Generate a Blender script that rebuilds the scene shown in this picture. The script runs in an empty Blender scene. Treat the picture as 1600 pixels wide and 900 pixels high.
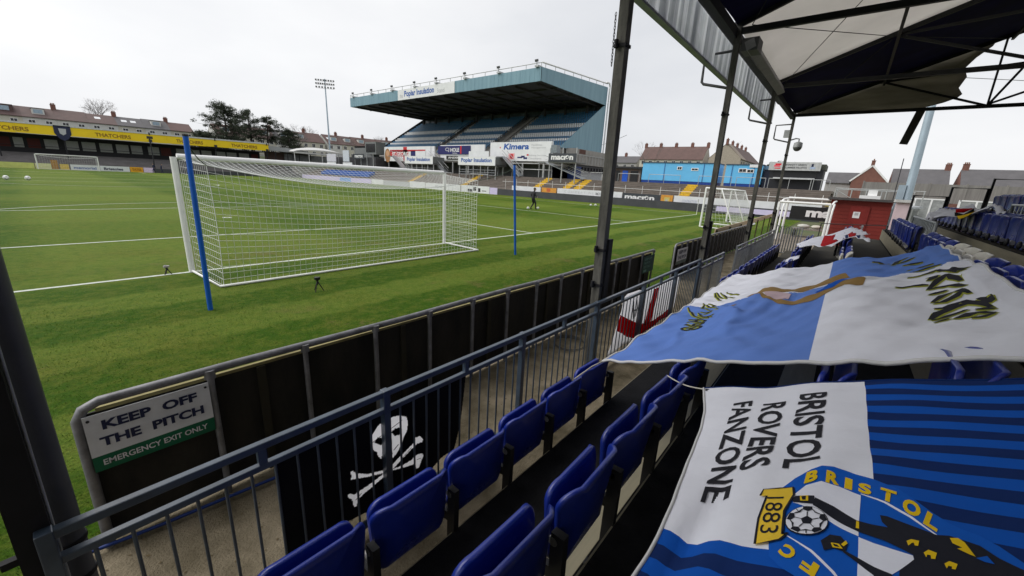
import bpy, bmesh, math, random
from mathutils import Vector, Matrix
from math import radians as rad, sin, cos, pi
random.seed(7)
SC = bpy.context.scene
COL = SC.collection

# ---------------------------------------------------------------- camera
cam = bpy.data.cameras.new("camera"); co = bpy.data.objects.new("camera", cam); COL.objects.link(co)
cam.sensor_width = 36.0; cam.lens = 13.864; cam.clip_start = 0.05; cam.clip_end = 3000
right = Vector((0.64017886, -0.76655691, 0.05061154)); up = Vector((0.17238659, 0.20754227, 0.96291696)); fw = Vector((0.74863468, 0.60771433, -0.26500831))
m = Matrix((right, up, -fw)).transposed().to_4x4(); m.translation = (-5.84333, -11.09079, 2.38955)
co.matrix_world = m
SC.camera = co
# ---------------------------------------------------------------- sky, sun, exposure
SUN_EL, SUN_AZ = 48.0, -38.0         # direction towards the sun; azimuth from +Y towards +X
w = bpy.data.worlds.new("World"); SC.world = w; w.use_nodes = True
nt = w.node_tree; nt.nodes.clear()
sky = nt.nodes.new("ShaderNodeTexSky"); sky.sky_type = 'NISHITA'; sky.sun_disc = False
sky.sun_elevation = rad(SUN_EL); sky.sun_rotation = rad(SUN_AZ); sky.air_density = 1.0; sky.dust_density = 4.0; sky.ozone_density = 1.0
hs = nt.nodes.new("ShaderNodeHueSaturation"); hs.inputs["Saturation"].default_value = 0.12
nt.links.new(sky.outputs[0], hs.inputs["Color"])
tc = nt.nodes.new("ShaderNodeTexCoord"); mp = nt.nodes.new("ShaderNodeMapping"); mp.inputs["Scale"].default_value = (1.2, 1.2, 3.0)
nz = nt.nodes.new("ShaderNodeTexNoise"); nz.inputs["Scale"].default_value = 1.3; nz.inputs["Detail"].default_value = 7
nt.links.new(tc.outputs["Generated"], mp.inputs[0]); nt.links.new(mp.outputs[0], nz.inputs[0])
cr = nt.nodes.new("ShaderNodeValToRGB"); cr.color_ramp.elements[0].position = .3; cr.color_ramp.elements[1].position = .7
cr.color_ramp.elements[0].color = (4.75, 4.9, 5.2, 1); cr.color_ramp.elements[1].color = (6.4, 6.45, 6.55, 1)
nt.links.new(nz.outputs[0], cr.inputs[0])
mx = nt.nodes.new("ShaderNodeMixRGB"); mx.inputs[0].default_value = 0.85
nt.links.new(hs.outputs[0], mx.inputs[1]); nt.links.new(cr.outputs[0], mx.inputs[2])
bg = nt.nodes.new("ShaderNodeBackground"); bg.inputs["Strength"].default_value = 0.10
wo = nt.nodes.new("ShaderNodeOutputWorld")
nt.links.new(mx.outputs[0], bg.inputs[0]); nt.links.new(bg.outputs[0], wo.inputs[0])
sl = bpy.data.lights.new("sun", 'SUN'); sl.energy = 1.45; sl.angle = rad(55); sl.color = (1, .97, .93)
so = bpy.data.objects.new("sun", sl); COL.objects.link(so)
sd = Vector((sin(rad(SUN_AZ))*cos(rad(SUN_EL)), cos(rad(SUN_AZ))*cos(rad(SUN_EL)), sin(rad(SUN_EL))))
so.rotation_euler = sd.to_track_quat('Z', 'Y').to_euler(); so.location = (0, 0, 60)
vs = SC.view_settings; vs.view_transform = 'Standard'; vs.look = 'None'; vs.gamma = 1; vs.exposure = 0.68; vs.use_curve_mapping = False
cy = SC.cycles
cy.max_bounces = 6; cy.diffuse_bounces = 3; cy.glossy_bounces = 2; cy.transmission_bounces = 3; cy.transparent_max_bounces = 6
cy.caustics_reflective = False; cy.caustics_refractive = False
cy.use_denoising = True
SC.render.film_transparent = False

# ---------------------------------------------------------------- colours and materials
def lin(c): return c/12.92 if c <= .04045 else ((c+.055)/1.055)**2.4
def C(r, g, b): return (lin(r/255), lin(g/255), lin(b/255))
MATS = {}
def M(name, col, rough=.6, metal=0.0, var=.18, scale=4.0, bump=0.0, bscale=60.0, col2=None, transl=0.0, spec=.4, streak=None, wear=0.0, bdist=.02):
    """one procedural material: colour broken up by noise, roughness varied, optional bump and translucency"""
    if name in MATS: return MATS[name]
    mt = bpy.data.materials.new(name); mt.use_nodes = True; t = mt.node_tree; n = t.nodes; L = t.links
    bs = n["Principled BSDF"]; bs.inputs["Metallic"].default_value = metal; bs.inputs["Roughness"].default_value = rough
    bs.inputs["Specular IOR Level"].default_value = spec
    tc = n.new("ShaderNodeTexCoord"); src = tc.outputs["Object"]
    if streak:
        mp = n.new("ShaderNodeMapping"); mp.inputs["Scale"].default_value = streak; L.new(src, mp.inputs[0]); src = mp.outputs[0]
    nz = n.new("ShaderNodeTexNoise"); nz.inputs["Scale"].default_value = scale; nz.inputs["Detail"].default_value = 6; nz.inputs["Roughness"].default_value = .62
    L.new(src, nz.inputs[0])
    rp = n.new("ShaderNodeValToRGB"); rp.color_ramp.elements[0].position = .3; rp.color_ramp.elements[1].position = .7
    c2 = col2 or tuple(min(1, c*(1+var)) for c in col); c1 = col if col2 else tuple(c*(1-var) for c in col)
    rp.color_ramp.elements[0].color = (*c1, 1); rp.color_ramp.elements[1].color = (*c2, 1)
    L.new(nz.outputs[0], rp.inputs[0]); L.new(rp.outputs[0], bs.inputs["Base Color"])
    if wear:                                # per-object fading plus fine scratches and dust
        oi = n.new("ShaderNodeObjectInfo"); hv = n.new("ShaderNodeHueSaturation"); mv = n.new("ShaderNodeMapRange"); mv.inputs[3].default_value = 1-wear; mv.inputs[4].default_value = 1+wear*1.6
        L.new(oi.outputs["Random"], mv.inputs[0]); L.new(mv.outputs[0], hv.inputs["Value"]); L.new(rp.outputs[0], hv.inputs["Color"])
        dn = n.new("ShaderNodeTexNoise"); dn.inputs["Scale"].default_value = 55; dn.inputs["Detail"].default_value = 8; dn.inputs["Roughness"].default_value = .75
        dm = n.new("ShaderNodeMapping"); dm.inputs["Scale"].default_value = (1, 1, .25); L.new(tc.outputs["Object"], dm.inputs[0]); L.new(dm.outputs[0], dn.inputs[0])
        dr = n.new("ShaderNodeMapRange"); dr.inputs[1].default_value = .56; dr.inputs[2].default_value = .74; dr.inputs[4].default_value = .22; L.new(dn.outputs[0], dr.inputs[0])
        dx = n.new("ShaderNodeMixRGB"); dx.inputs[2].default_value = (.16, .18, .24, 1); L.new(dr.outputs[0], dx.inputs[0]); L.new(hv.outputs[0], dx.inputs[1]); L.new(dx.outputs[0], bs.inputs["Base Color"])
    mr = n.new("ShaderNodeMapRange"); mr.inputs[3].default_value = max(.02, rough-.12); mr.inputs[4].default_value = min(1, rough+.12)
    L.new(nz.outputs[0], mr.inputs[0]); L.new(mr.outputs[0], bs.inputs["Roughness"])
    if bump:
        nb = n.new("ShaderNodeTexNoise"); nb.inputs["Scale"].default_value = bscale; nb.inputs["Detail"].default_value = 4; L.new(tc.outputs["Object"], nb.inputs[0])
        bp = n.new("ShaderNodeBump"); bp.inputs["Strength"].default_value = bump; bp.inputs["Distance"].default_value = bdist
        L.new(nb.outputs[0], bp.inputs["Height"]); L.new(bp.outputs[0], bs.inputs["Normal"])
    if transl:
        tr = n.new("ShaderNodeBsdfTranslucent"); L.new(rp.outputs[0], tr.inputs[0])
        ms = n.new("ShaderNodeMixShader"); ms.inputs[0].default_value = transl
        L.new(bs.outputs[0], ms.inputs[1]); L.new(tr.outputs[0], ms.inputs[2]); L.new(ms.outputs[0], n["Material Output"].inputs[0])
    MATS[name] = mt
    return mt

# ---------------------------------------------------------------- mesh builder
class MB:
    """collects shapes in world coordinates and links them as one mesh object"""
    def __init__(s): s.v = []; s.f = []; s.mi = []; s.sm = []; s.mats = []
    def mat(s, m):
        if m not in s.mats: s.mats.append(m)
        return s.mats.index(m)
    def add(s, vs, fs, m, smooth=False):
        o = len(s.v); k = s.mat(m)
        s.v.extend([tuple(p) for p in vs])
        for f in fs: s.f.append([i+o for i in f]); s.mi.append(k); s.sm.append(smooth)
        return s
    def box(s, x0, x1, y0, y1, z0, z1, m):
        return s.add([(x, y, z) for z in (z0, z1) for y in (y0, y1) for x in (x0, x1)],
                     [(0, 2, 3, 1), (4, 5, 7, 6), (0, 1, 5, 4), (2, 6, 7, 3), (0, 4, 6, 2), (1, 3, 7, 5)], m)
    def obox(s, c, ax, ay, az, m):
        """box about centre c with half-axis vectors"""
        c, ax, ay, az = map(Vector, (c, ax, ay, az))
        return s.add([c+a*ax+b*ay+d*az for d in (-1, 1) for b in (-1, 1) for a in (-1, 1)],
                     [(0, 2, 3, 1), (4, 5, 7, 6), (0, 1, 5, 4), (2, 6, 7, 3), (0, 4, 6, 2), (1, 3, 7, 5)], m)
    def bar(s, a, b, w, h, m, upv=(0, 0, 1)):
        a, b = Vector(a), Vector(b); d = (b-a); L = d.length; d.normalize(); u = Vector(upv)
        if abs(d.dot(u)) > .98: u = Vector((1, 0, 0))
        sx = d.cross(u).normalized(); uz = sx.cross(d).normalized()
        return s.obox((a+b)/2, d*L/2, sx*w/2, uz*h/2, m)
    def tube(s, pts, r, m, n=8, caps=True, smooth=True):
        pts = [Vector(p) for p in pts]; rs = r if isinstance(r, (list, tuple)) else [r]*len(pts)
        vs = []; fs = []; prev = None
        for i, p in enumerate(pts):
            d = (pts[min(i+1, len(pts)-1)]-pts[max(i-1, 0)]).normalized()
            if prev is None:
                u = Vector((0, 0, 1)) if abs(d.z) < .9 else Vector((1, 0, 0)); a = d.cross(u).normalized()
            else:
                a = (prev - d*prev.dot(d)).normalized()
            prev = a; b = d.cross(a)
            for k in range(n): vs.append(p+rs[i]*(cos(2*pi*k/n)*a+sin(2*pi*k/n)*b))
        for i in range(len(pts)-1):
            for k in range(n): k2 = (k+1) % n; fs.append((i*n+k, i*n+k2, (i+1)*n+k2, (i+1)*n+k))
        s.add(vs, fs, m, smooth)
        if caps and n > 2:
            s.add(vs[:n][::-1], [tuple(range(n))], m); s.add(vs[-n:], [tuple(range(n))], m)
        return s
    def poly(s, pts, m): return s.add(pts, [tuple(range(len(pts)))], m)
    def prism(s, pts, off, m):
        """a flat polygon given thickness by the vector off"""
        n = len(pts); off = Vector(off); P = [Vector(p) for p in pts]; Q = [p+off for p in P]
        return s.add(P+Q, [tuple(range(n))[::-1], tuple(range(n, 2*n))] + [(i, (i+1) % n, n+(i+1) % n, n+i) for i in range(n)], m)
    def grid(s, fn, nu, nv, m, smooth=True, mf=None):
        o = len(s.v)
        for j in range(nv+1):
            for i in range(nu+1): s.v.append(tuple(fn(i/nu, j/nv)))
        for j in range(nv):
            for i in range(nu):
                a = o+j*(nu+1)+i; s.f.append([a, a+1, a+nu+2, a+nu+1]); s.sm.append(smooth)
                s.mi.append(s.mat(mf((i+.5)/nu, (j+.5)/nv) if mf else m))
        return s
    def ball(s, c, r, m, nu=16, nv=10, sc=(1, 1, 1)):
        c = Vector(c)
        return s.grid(lambda a, b: c+Vector((sc[0]*r*sin(pi*b)*cos(2*pi*a), sc[1]*r*sin(pi*b)*sin(2*pi*a), sc[2]*r*cos(pi*b))), nu, nv, m)
    def build(s, name, parent=None, fix=False):
        me = bpy.data.meshes.new(name)
        off = parent.matrix_basis.translation if parent is not None and parent.parent is None else Vector((0, 0, 0))
        if parent is not None and parent.parent is not None: off = parent.matrix_basis.translation + parent.parent.matrix_basis.translation
        me.from_pydata([tuple(Vector(p)-off) for p in s.v], [], s.f)
        for mm in s.mats: me.materials.append(mm)
        me.polygons.foreach_set("material_index", s.mi); me.polygons.foreach_set("use_smooth", s.sm)
        if fix:
            bm = bmesh.new(); bm.from_mesh(me); bmesh.ops.remove_doubles(bm, verts=bm.verts, dist=1e-5); bmesh.ops.recalc_face_normals(bm, faces=bm.faces); bm.to_mesh(me); bm.free()
        me.update()
        o = bpy.data.objects.new(name, me); COL.objects.link(o)
        if parent is not None: o.parent = parent
        return o
def tag(o, label, cat, group=None):
    o["label"] = label; o["category"] = cat
    if group: o["group"] = group
    return o
def thing(name, label, cat, loc=(0, 0, 0), group=None):
    o = bpy.data.objects.new(name, None); COL.objects.link(o); o.location = loc; o.empty_display_size = .2
    return tag(o, label, cat, group)
def struct(o): o["kind"] = "structure"; return o
def stuff(o): o["kind"] = "stuff"; return o
def part(name, mb, parent, label=None, fix=False):
    o = mb.build(name, parent, fix)
    if label: o["label"] = label
    return o
def bevel(o, wd=.006, seg=2):
    b = o.modifiers.new("bevel", 'BEVEL'); b.width = wd; b.segments = seg; b.limit_method = 'ANGLE'; return o
def copy_tree(o, parent=None):
    c = o.copy(); COL.objects.link(c)
    if parent is not None: c.parent = parent
    for ch in list(o.children): copy_tree(ch, c)
    return c

# ---------------------------------------------------------------- lettering
_TXT = {}
def text2d(body, bold=.0, shear=0.0):
    """letters as flat polygons, scaled to a unit box: verts (u, v in 0..1), faces, aspect"""
    key = (body, bold, shear)
    if key in _TXT: return _TXT[key]
    cu = bpy.data.curves.new("lettering", 'FONT'); cu.body = body; cu.offset = bold; cu.shear = shear; cu.resolution_u = 3; cu.fill_mode = 'FRONT'
    ob = bpy.data.objects.new("lettering", cu); COL.objects.link(ob)
    bpy.context.view_layer.update()
    ev = ob.evaluated_get(bpy.context.evaluated_depsgraph_get()); me = ev.to_mesh()
    vs = [(v.co.x, v.co.y) for v in me.vertices]; fs = [tuple(p.vertices) for p in me.polygons]
    ev.to_mesh_clear(); bpy.data.objects.remove(ob); bpy.data.curves.remove(cu)
    x0 = min(v[0] for v in vs); x1 = max(v[0] for v in vs); y0 = min(v[1] for v in vs); y1 = max(v[1] for v in vs)
    r = ([((a-x0)/(x1-x0), (b-y0)/(y1-y0)) for a, b in vs], fs, (x1-x0)/(y1-y0))
    _TXT[key] = r
    return r
def letter(mb, body, o, U, V, m, bold=.02, shear=0.0):
    """set lettering on a flat face: o = lower left corner, U = whole width vector, V = whole height vector"""
    vs, fs, _ = text2d(body, bold, shear); o, U, V = Vector(o), Vector(U), Vector(V)
    mb.add([o+a*U+b*V for a, b in vs], fs, m)
def rnd(a, b): return random.uniform(a, b)
# ================================================================ materials used all over
white_paint = M("white_paint", (.80, .80, .80), .45, var=.06, scale=3)
white_board = M("white_board", (.74, .75, .77), .5, var=.08, scale=1.5)
steel = M("galvanised_steel", (.36, .38, .40), .45, .6, var=.25, scale=8)
dark_steel = M("dark_steel", (.035, .035, .04), .5, .3, var=.4, scale=6)
black_paint = M("black_paint", (.012, .012, .014), .55, var=.4, scale=5)
concrete = M("concrete", (.075, .062, .036), .92, scale=2.6, bump=.6, bscale=70, col2=(.28, .235, .165), spec=.15)
terr_conc = M("terrace_concrete", (.17, .145, .125), .9, scale=.8, col2=(.27, .235, .205), bump=.3, bscale=20)
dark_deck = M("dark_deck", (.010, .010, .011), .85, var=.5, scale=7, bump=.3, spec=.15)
plywood = M("plywood", (.22, .20, .14), .8, scale=3, col2=(.30, .27, .19), streak=(.6, 6, 6))
yellow_paint = M("yellow_paint", (.62, .40, .03), .7, var=.25, scale=4)
navy_ink = M("navy_ink", (.012, .018, .06), .5, var=.1)
black_ink = M("black_ink", (.012, .012, .014), .5, var=.1)
white_ink = M("white_ink", (.8, .8, .8), .5, var=.04)
grey_ink = M("grey_ink", (.45, .46, .48), .5, var=.05)
blue_ink = M("blue_ink", C(30, 85, 165), .5, var=.05)
red_ink = M("red_ink", C(215, 35, 50), .5, var=.1)
rope_mat = M("rope", (.45, .43, .38), .8)

# ================================================================ ground, pitch
def grass_mat():
    mt = bpy.data.materials.new("pitch_grass"); mt.use_nodes = True; t = mt.node_tree; n = t.nodes; L = t.links; bs = n["Principled BSDF"]
    bs.inputs["Roughness"].default_value = .75; bs.inputs["Specular IOR Level"].default_value = .05
    def node(ty, **kw):
        x = n.new(ty)
        for k, v in kw.items(): setattr(x, k, v)
        return x
    def math_(op, a, b=None):
        x = node("ShaderNodeMath", operation=op)
        for i, q in enumerate((a, b)):
            if q is None: continue
            if isinstance(q, (int, float)): x.inputs[i].default_value = q
            else: L.new(q, x.inputs[i])
        return x.outputs[0]
    def noise(sc, det=5, src=None, rough=.6):
        x = node("ShaderNodeTexNoise"); x.inputs["Scale"].default_value = sc; x.inputs["Detail"].default_value = det; x.inputs["Roughness"].default_value = rough
        L.new(src or tc.outputs["Object"], x.inputs[0]); return x.outputs[0]
    def mix(f, a, b, op='MIX'):
        x = node("ShaderNodeMixRGB", blend_type=op)
        for i, q in enumerate((f, a, b)):
            if isinstance(q, (int, float)): x.inputs[i].default_value = q
            elif isinstance(q, tuple): x.inputs[i].default_value = (*q, 1)
            else: L.new(q, x.inputs[i])
        return x.outputs[0]
    def ramp(v, a, b):
        x = node("ShaderNodeMapRange"); x.inputs[1].default_value = a; x.inputs[2].default_value = b; L.new(v, x.inputs[0]); return x.outputs[0]
    tc = node("ShaderNodeTexCoord"); sp = node("ShaderNodeSeparateXYZ"); L.new(tc.outputs["Object"], sp.inputs[0])
    wob = math_('MULTIPLY', math_('SUBTRACT', noise(.9, 3), .5), .7)
    def band(c, wd, ph):                    # mowing bands with soft, wobbling edges
        s = math_('SINE', math_('MULTIPLY', math_('ADD', math_('ADD', c, wob), ph), pi/wd)); return ramp(s, -.22, .22)
    bx = band(sp.outputs[0], 7.0, 6.0); by = band(sp.outputs[1], 5.5, 0.0)
    by2 = band(sp.outputs[1], 1.1, .2)
    near = ramp(sp.outputs[1], 2.0, -1.0)   # strip behind the goal line is mown along it
    f = math_('ADD', math_('MULTIPLY', bx, .62), math_('MULTIPLY', by, .38))
    f = mix(near, f, math_('MULTIPLY', by2, .9))
    base = mix(f, (.042, .096, .0045), (.118, .174, .026))
    tuft = noise(38, 6); pat = noise(.55, 6, rough=.7); fine = noise(160, 3); mid = noise(5.0, 7, rough=.75)
    base = mix(math_('MULTIPLY', ramp(pat, .47, .66), .7), base, (.115, .135, .020))
    base = mix(math_('MULTIPLY', ramp(mid, .46, .66), .5), base, (.024, .078, .003))
    base = mix(math_('MULTIPLY', ramp(mid, .54, .38), .45), base, (.125, .15, .025))
    worn = math_('MULTIPLY', ramp(noise(.8, 6, rough=.75), .56, .66), ramp(math_('ABSOLUTE', math_('ADD', sp.outputs[1], 5.6)), 2.6, .2))
    base = mix(math_('MULTIPLY', worn, .8), base, (.17, .13, .055))
    base = mix(.8, base, mix(ramp(tuft, .25, .75), (.50, .52, .45), (1.45, 1.4, 1.3)), 'MULTIPLY')
    base = mix(.6, base, mix(ramp(fine, .3, .7), (.45, .5, .4), (1.6, 1.5, 1.4)), 'MULTIPLY')
    mouth = math_('MULTIPLY', ramp(noise(1.3, 6, rough=.75), .50, .62), math_('MULTIPLY', ramp(math_('ABSOLUTE', math_('ADD', sp.outputs[1], -1.6)), 2.6, .4), ramp(math_('ABSOLUTE', sp.outputs[0]), 6.5, 2.5)))
    base = mix(math_('MULTIPLY', mouth, .6), base, (.15, .125, .050))
    L.new(base, bs.inputs["Base Color"])
    bp = node("ShaderNodeBump"); bp.inputs["Strength"].default_value = .8; bp.inputs["Distance"].default_value = .03
    L.new(math_('ADD', tuft, math_('MULTIPLY', fine, .6)), bp.inputs["Height"]); L.new(bp.outputs[0], bs.inputs["Normal"])
    return mt
grass = grass_mat()
rough_grass = M("rough_grass", (.05, .075, .02), .9, scale=.3, col2=(.11, .11, .05))
b = MB()
b.poly([(-1200, -1200, -.03), (1200, -1200, -.03), (1200, 1600, -.03), (-1200, 1600, -.03)], rough_grass)
struct(b.build("ground"))
b = MB()
b.poly([(-62, -8.05, 0), (41.2, -8.05, 0), (41.2, 99.6, 0), (-62, 99.6, 0)], grass)
struct(b.build("pitch"))
# painted lines 4 mm above the turf
line_mat = M("line_paint", (.50, .53, .47), .9, var=.22, scale=14, bump=.3, bscale=120)
b = MB(); zl = .005; W2, LEN = 35.7, 96.2
def hline(x0, x1, y, wd=.11): b.poly([(x0, y-wd/2, zl), (x1, y-wd/2, zl), (x1, y+wd/2, zl), (x0, y+wd/2, zl)], line_mat)
def vline(x, y0, y1, wd=.11): b.poly([(x-wd/2, y0, zl), (x+wd/2, y0, zl), (x+wd/2, y1, zl), (x-wd/2, y1, zl)], line_mat)
hline(-W2, W2, 0); hline(-W2, W2, LEN); hline(-W2, W2, LEN/2)
vline(-W2, .06, LEN-.06); vline(W2, .06, LEN-.06)
for s0, s1 in ((0, 1), (LEN, -1)):
    for hw, dp in ((9.16, 5.5), (20.16, 16.5)):
        y = s0+s1*dp; hline(-hw-.055, hw+.055, y)
        ya, yb = sorted((s0+s1*.06, y-s1*.06)); vline(-hw, ya, yb); vline(hw, ya, yb)
    def arc(cx, cy, r, a0, a1, n=40):
        for i in range(n):
            p, q = a0+(a1-a0)*i/n, a0+(a1-a0)*(i+1)/n
            b.poly([(cx+(r+d)*cos(t), cy+(r+d)*sin(t), zl+.002) for t, d in ((p, -.055), (p, .055), (q, .055), (q, -.055))], line_mat)
    if s1 > 0: arc(0, 11, 9.15, rad(37.5), rad(142.5)); arc(0, 11, .14, 0, 2*pi, 16)
    else: arc(0, LEN-11, 9.15, rad(217.5), rad(322.5))
arc(0, LEN/2, 9.15, 0, 2*pi, 64)
struct(b.build("pitch_lines"))

# hill the houses stand on
hill_m = M("hill_grass", (.05, .07, .025), .95, scale=.2, col2=(.09, .09, .045))
prof = [(116, -.05), (122, 2.2), (131, 5.5), (175, 6.5), (260, 7), (420, 2)]
b = MB()
for i in range(len(prof)-1):
    (y0, z0), (y1, z1) = prof[i], prof[i+1]
    b.poly([(-160, y0, z0), (240, y0, z0), (240, y1, z1), (-160, y1, z1)], hill_m)
struct(b.build("hill"))

# concrete walkway between pitch fence and stand
b = MB(); b.box(-16, 14.2, -9.73, -7.86, -.3, .006, concrete); b.box(14.2, 24, -15, -8.05, -.3, -.004, M("worn_path", (.16, .14, .11), .95, scale=1.2, col2=(.25, .21, .17), bump=.4))
struct(b.build("walkway"))
# seating deck of the near stand: stepped, dark gangways, plywood strips under the seats
ROWS = 11
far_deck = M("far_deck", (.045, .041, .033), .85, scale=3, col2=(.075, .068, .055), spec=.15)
b = MB(); b2 = MB(); b3 = MB()
for n in range(2, ROWS+1):
    y1 = -9.73-.8*(n-2); z = .05+.35*(n-1)
    yb = -18.6 if n == ROWS else y1-.8
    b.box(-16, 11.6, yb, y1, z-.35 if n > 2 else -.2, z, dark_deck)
    b2.box(-16, 2.2, y1-.66, y1-.42, z+.001, z+.006, plywood)
    b2.box(2.2, 11.6, y1-.79, y1-.01, z+.001, z+.006, far_deck)
    b3.box(-16, 11.6, y1+.001, y1+.012, z-.30, z-.01, plywood)
struct(b.build("seating_deck")); struct(b2.build("deck_strips")); struct(b3.build("deck_risers"))

# steps of the terrace along the far touchline, yellow stairways painted on it
b = MB(); NS = 9
for i in range(NS):
    x0 = 42.4+i*.52; z = 1.12+i*(2.9-1.12)/(NS-1)
    b.box(x0, x0+.52 if i < NS-1 else 54.0, -9.6, 32, -.2 if i == 0 else 1.12+(i-1)*(2.9-1.12)/(NS-1)-.02, z, terr_conc)
b.box(54.0, 72, -9.6, 100, -.2, 2.86, terr_conc)
for i in range(NS):
    x0 = 42.4+i*.52; z = 1.12+i*(2.9-1.12)/(NS-1)
    b.box(x0, x0+.52 if i < NS-1 else 54.0, 32, 100, -.2 if i == 0 else 1.12+(i-1)*(2.9-1.12)/(NS-1)-.02, z, terr_conc)
riser_shade_m = M("terrace_riser_shade", (.10, .085, .075), .9, scale=1.5, col2=(.17, .145, .125))  # darker sheets on the step fronts: shade painted in to set off each step
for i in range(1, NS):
    x0 = 42.4+i*.52; z = 1.12+i*(2.9-1.12)/(NS-1); b.box(x0-.006, x0-.001, -9.58, 99.9, z-.21, z-.03, riser_shade_m)
struct(b.build("paddock_terrace"))
b = MB()
for yc in (3.9, 18.4, 20.2, 25.2, 40, 55):
    for i in range(NS):
        x0 = 42.4+i*.52; z = 1.12+i*(2.9-1.12)/(NS-1)
        b.box(x0-.012, x0+.12, yc-.6, yc+.6, z-.2, z+.006, yellow_paint)
        b.box(x0+.12, x0+.5, yc-.6, yc+.6, z+.001, z+.005, M("worn_yellow", (.40, .27, .05), .8, scale=3, col2=(.55, .37, .05)))
struct(b.build("terrace_stair_paint"))

# blades standing up out of the nearest turf
blade_m = M("grass_blades", (.036, .095, .006), .6, scale=.9, col2=(.090, .155, .022), transl=.25, spec=.12)
R_ = random.Random(11); vs_ = []; fs_ = []
for _ in range(60000):
    d = R_.random()**1.5; y = -7.82+d*6.2; x = R_.uniform(-9.5, 5.5); h = R_.uniform(.010, .024); a = R_.uniform(0, 6.283); lx, ly = R_.gauss(0, .014), R_.gauss(0, .014); wv = .0035
    o = len(vs_); vs_ += [(x-wv*cos(a), y-wv*sin(a), 0), (x+wv*cos(a), y+wv*sin(a), 0), (x+lx, y+ly, h)]; fs_.append((o, o+1, o+2))
b = MB(); b.add(vs_, fs_, blade_m); stuff(tag(b.build("grass"), "short grass blades growing along the near side of the pitch fence", "grass"))
# dry leaves and grit lying on the walkway
b = MB(); lf = M("dry_leaf", (.07, .05, .025), .9, scale=8, col2=(.16, .12, .06))
for _ in range(900):
    x = R_.uniform(-8, 9); y = R_.uniform(-8.98, -8.0); s = R_.uniform(.004, .016); a = R_.uniform(0, 6.283); p = Vector((x, y, .010)); u = Vector((cos(a), sin(a), R_.uniform(0, .3)))*s; v = Vector((-sin(a), cos(a), R_.uniform(-.3, .3)))*s*.6
    b.add([p-u, p+v, p+u, p-v], [(0, 1, 2, 3)], lf)
stuff(tag(b.build("leaf_litter"), "dry leaves and grit scattered on the concrete walkway", "litter"))
# ================================================================ goals
net_mat = M("net_cord", (.74, .75, .74), .7, var=.05)
goal_white = M("goal_white", (.82, .82, .81), .35, var=.05)
def catenary(x0, z0, x1, z1, sag):
    return lambda x: z0+(z1-z0)*(x-x0)/(x1-x0) - sag*4*((x-x0)/(x1-x0))*(1-(x-x0)/(x1-x0))
def make_goal(loc, sgn, label, depth=1.8, cell=.125, sag=.34, ztl=2.36, ztr=2.30, r_net=.0037, group=None):
    """full-size goal; sgn = +1 net towards -Y, -1 net towards +Y"""
    g = thing("goal", label, "goal", loc, group); X, Y, Z = loc
    P = lambda x, y, z: (X+x, Y-sgn*y, Z+z)          # y = distance behind the line
    for s in (-1, 1):
        mb = MB(); mb.tube([P(s*3.72, 0, 0), P(s*3.72, 0, 2.49)], .06, goal_white, 14); part("post", mb, g)
    mb = MB(); mb.tube([P(-3.66, 0, 2.5), P(3.66, 0, 2.5)], .06, goal_white, 14); part("crossbar", mb, g)
    mb = MB()
    mb.tube([P(-3.72, .05, .03), P(-3.66, depth, .03), P(3.66, depth, .03), P(3.72, .05, .03)], .027, goal_white, 8); part("ground_bar", mb, g)
    zt = catenary(-3.6, ztl, 3.6, ztr, sag)
    mb = MB(); n = 3
    def back(x, f):                                   # f 0 ground .. 1 top back edge, slight billow
        return P(x*(1-.01*sin(pi*f)), depth-.02+.10*sin(pi*f)*cos(x/3.66*pi/2)+.012*sin(x*5+f*7), .03+(zt(x)-.03)*f)
    nx = int(round(7.2/cell)); nzv = int(round(2.3/cell))
    for i in range(nx+1):
        x = -3.6+7.2*i/nx; mb.tube([back(x, k/12) for k in range(13)], r_net, net_mat, n, False)
    for k in range(nzv+1):
        mb.tube([back(-3.6+7.2*i/48, k/nzv) for i in range(49)], r_net, net_mat, n, False)
    def top(x, f):                                    # roof of the net, hanging between crossbar and back edge
        a = Vector(P(x, .05, 2.46)); c = Vector(back(x, 1)); q = a.lerp(c, f); q.z -= .10*sin(pi*f)*(1-abs(x)/5); return q
    for i in range(nx+1):
        x = -3.6+7.2*i/nx; mb.tube([top(x, k/6) for k in range(7)], r_net, net_mat, n, False)
    nt_ = int(depth/cell)
    for k in range(nt_):
        mb.tube([top(-3.6+7.2*i/40, k/nt_) for i in range(41)], r_net, net_mat, n, False)
    for s in (-1, 1):
        def side(f, h): return Vector(P(s*3.64, .06, .03+2.4*h)).lerp(Vector(back(s*3.6, h)), f)
        for k in range(nt_+1): mb.tube([side(k/nt_, h/10) for h in range(11)], r_net, net_mat, n, False)
        for h in range(nzv+1): mb.tube([side(k/6, h/nzv) for k in range(7)], r_net, net_mat, n, False)
    mb.tube([back(-3.6+7.2*i/48, 1) for i in range(49)], r_net*2.4, net_mat, 5, False)
    for s in (-1, 1):
        mb.tube([back(s*3.6, k/12) for k in range(13)], r_net*2, net_mat, 5, False)
        mb.tube([side(0, h/10) for h in range(11)], r_net*1.6, net_mat, 5, False)
    part("net", mb, g)
    return g
make_goal((0, 0, 0), 1, "white goal with square white net at the near end of the pitch")
make_goal((0, LEN, 0), -1, "small far white goal at the opposite end of the pitch", cell=.30, r_net=.006)

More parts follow.
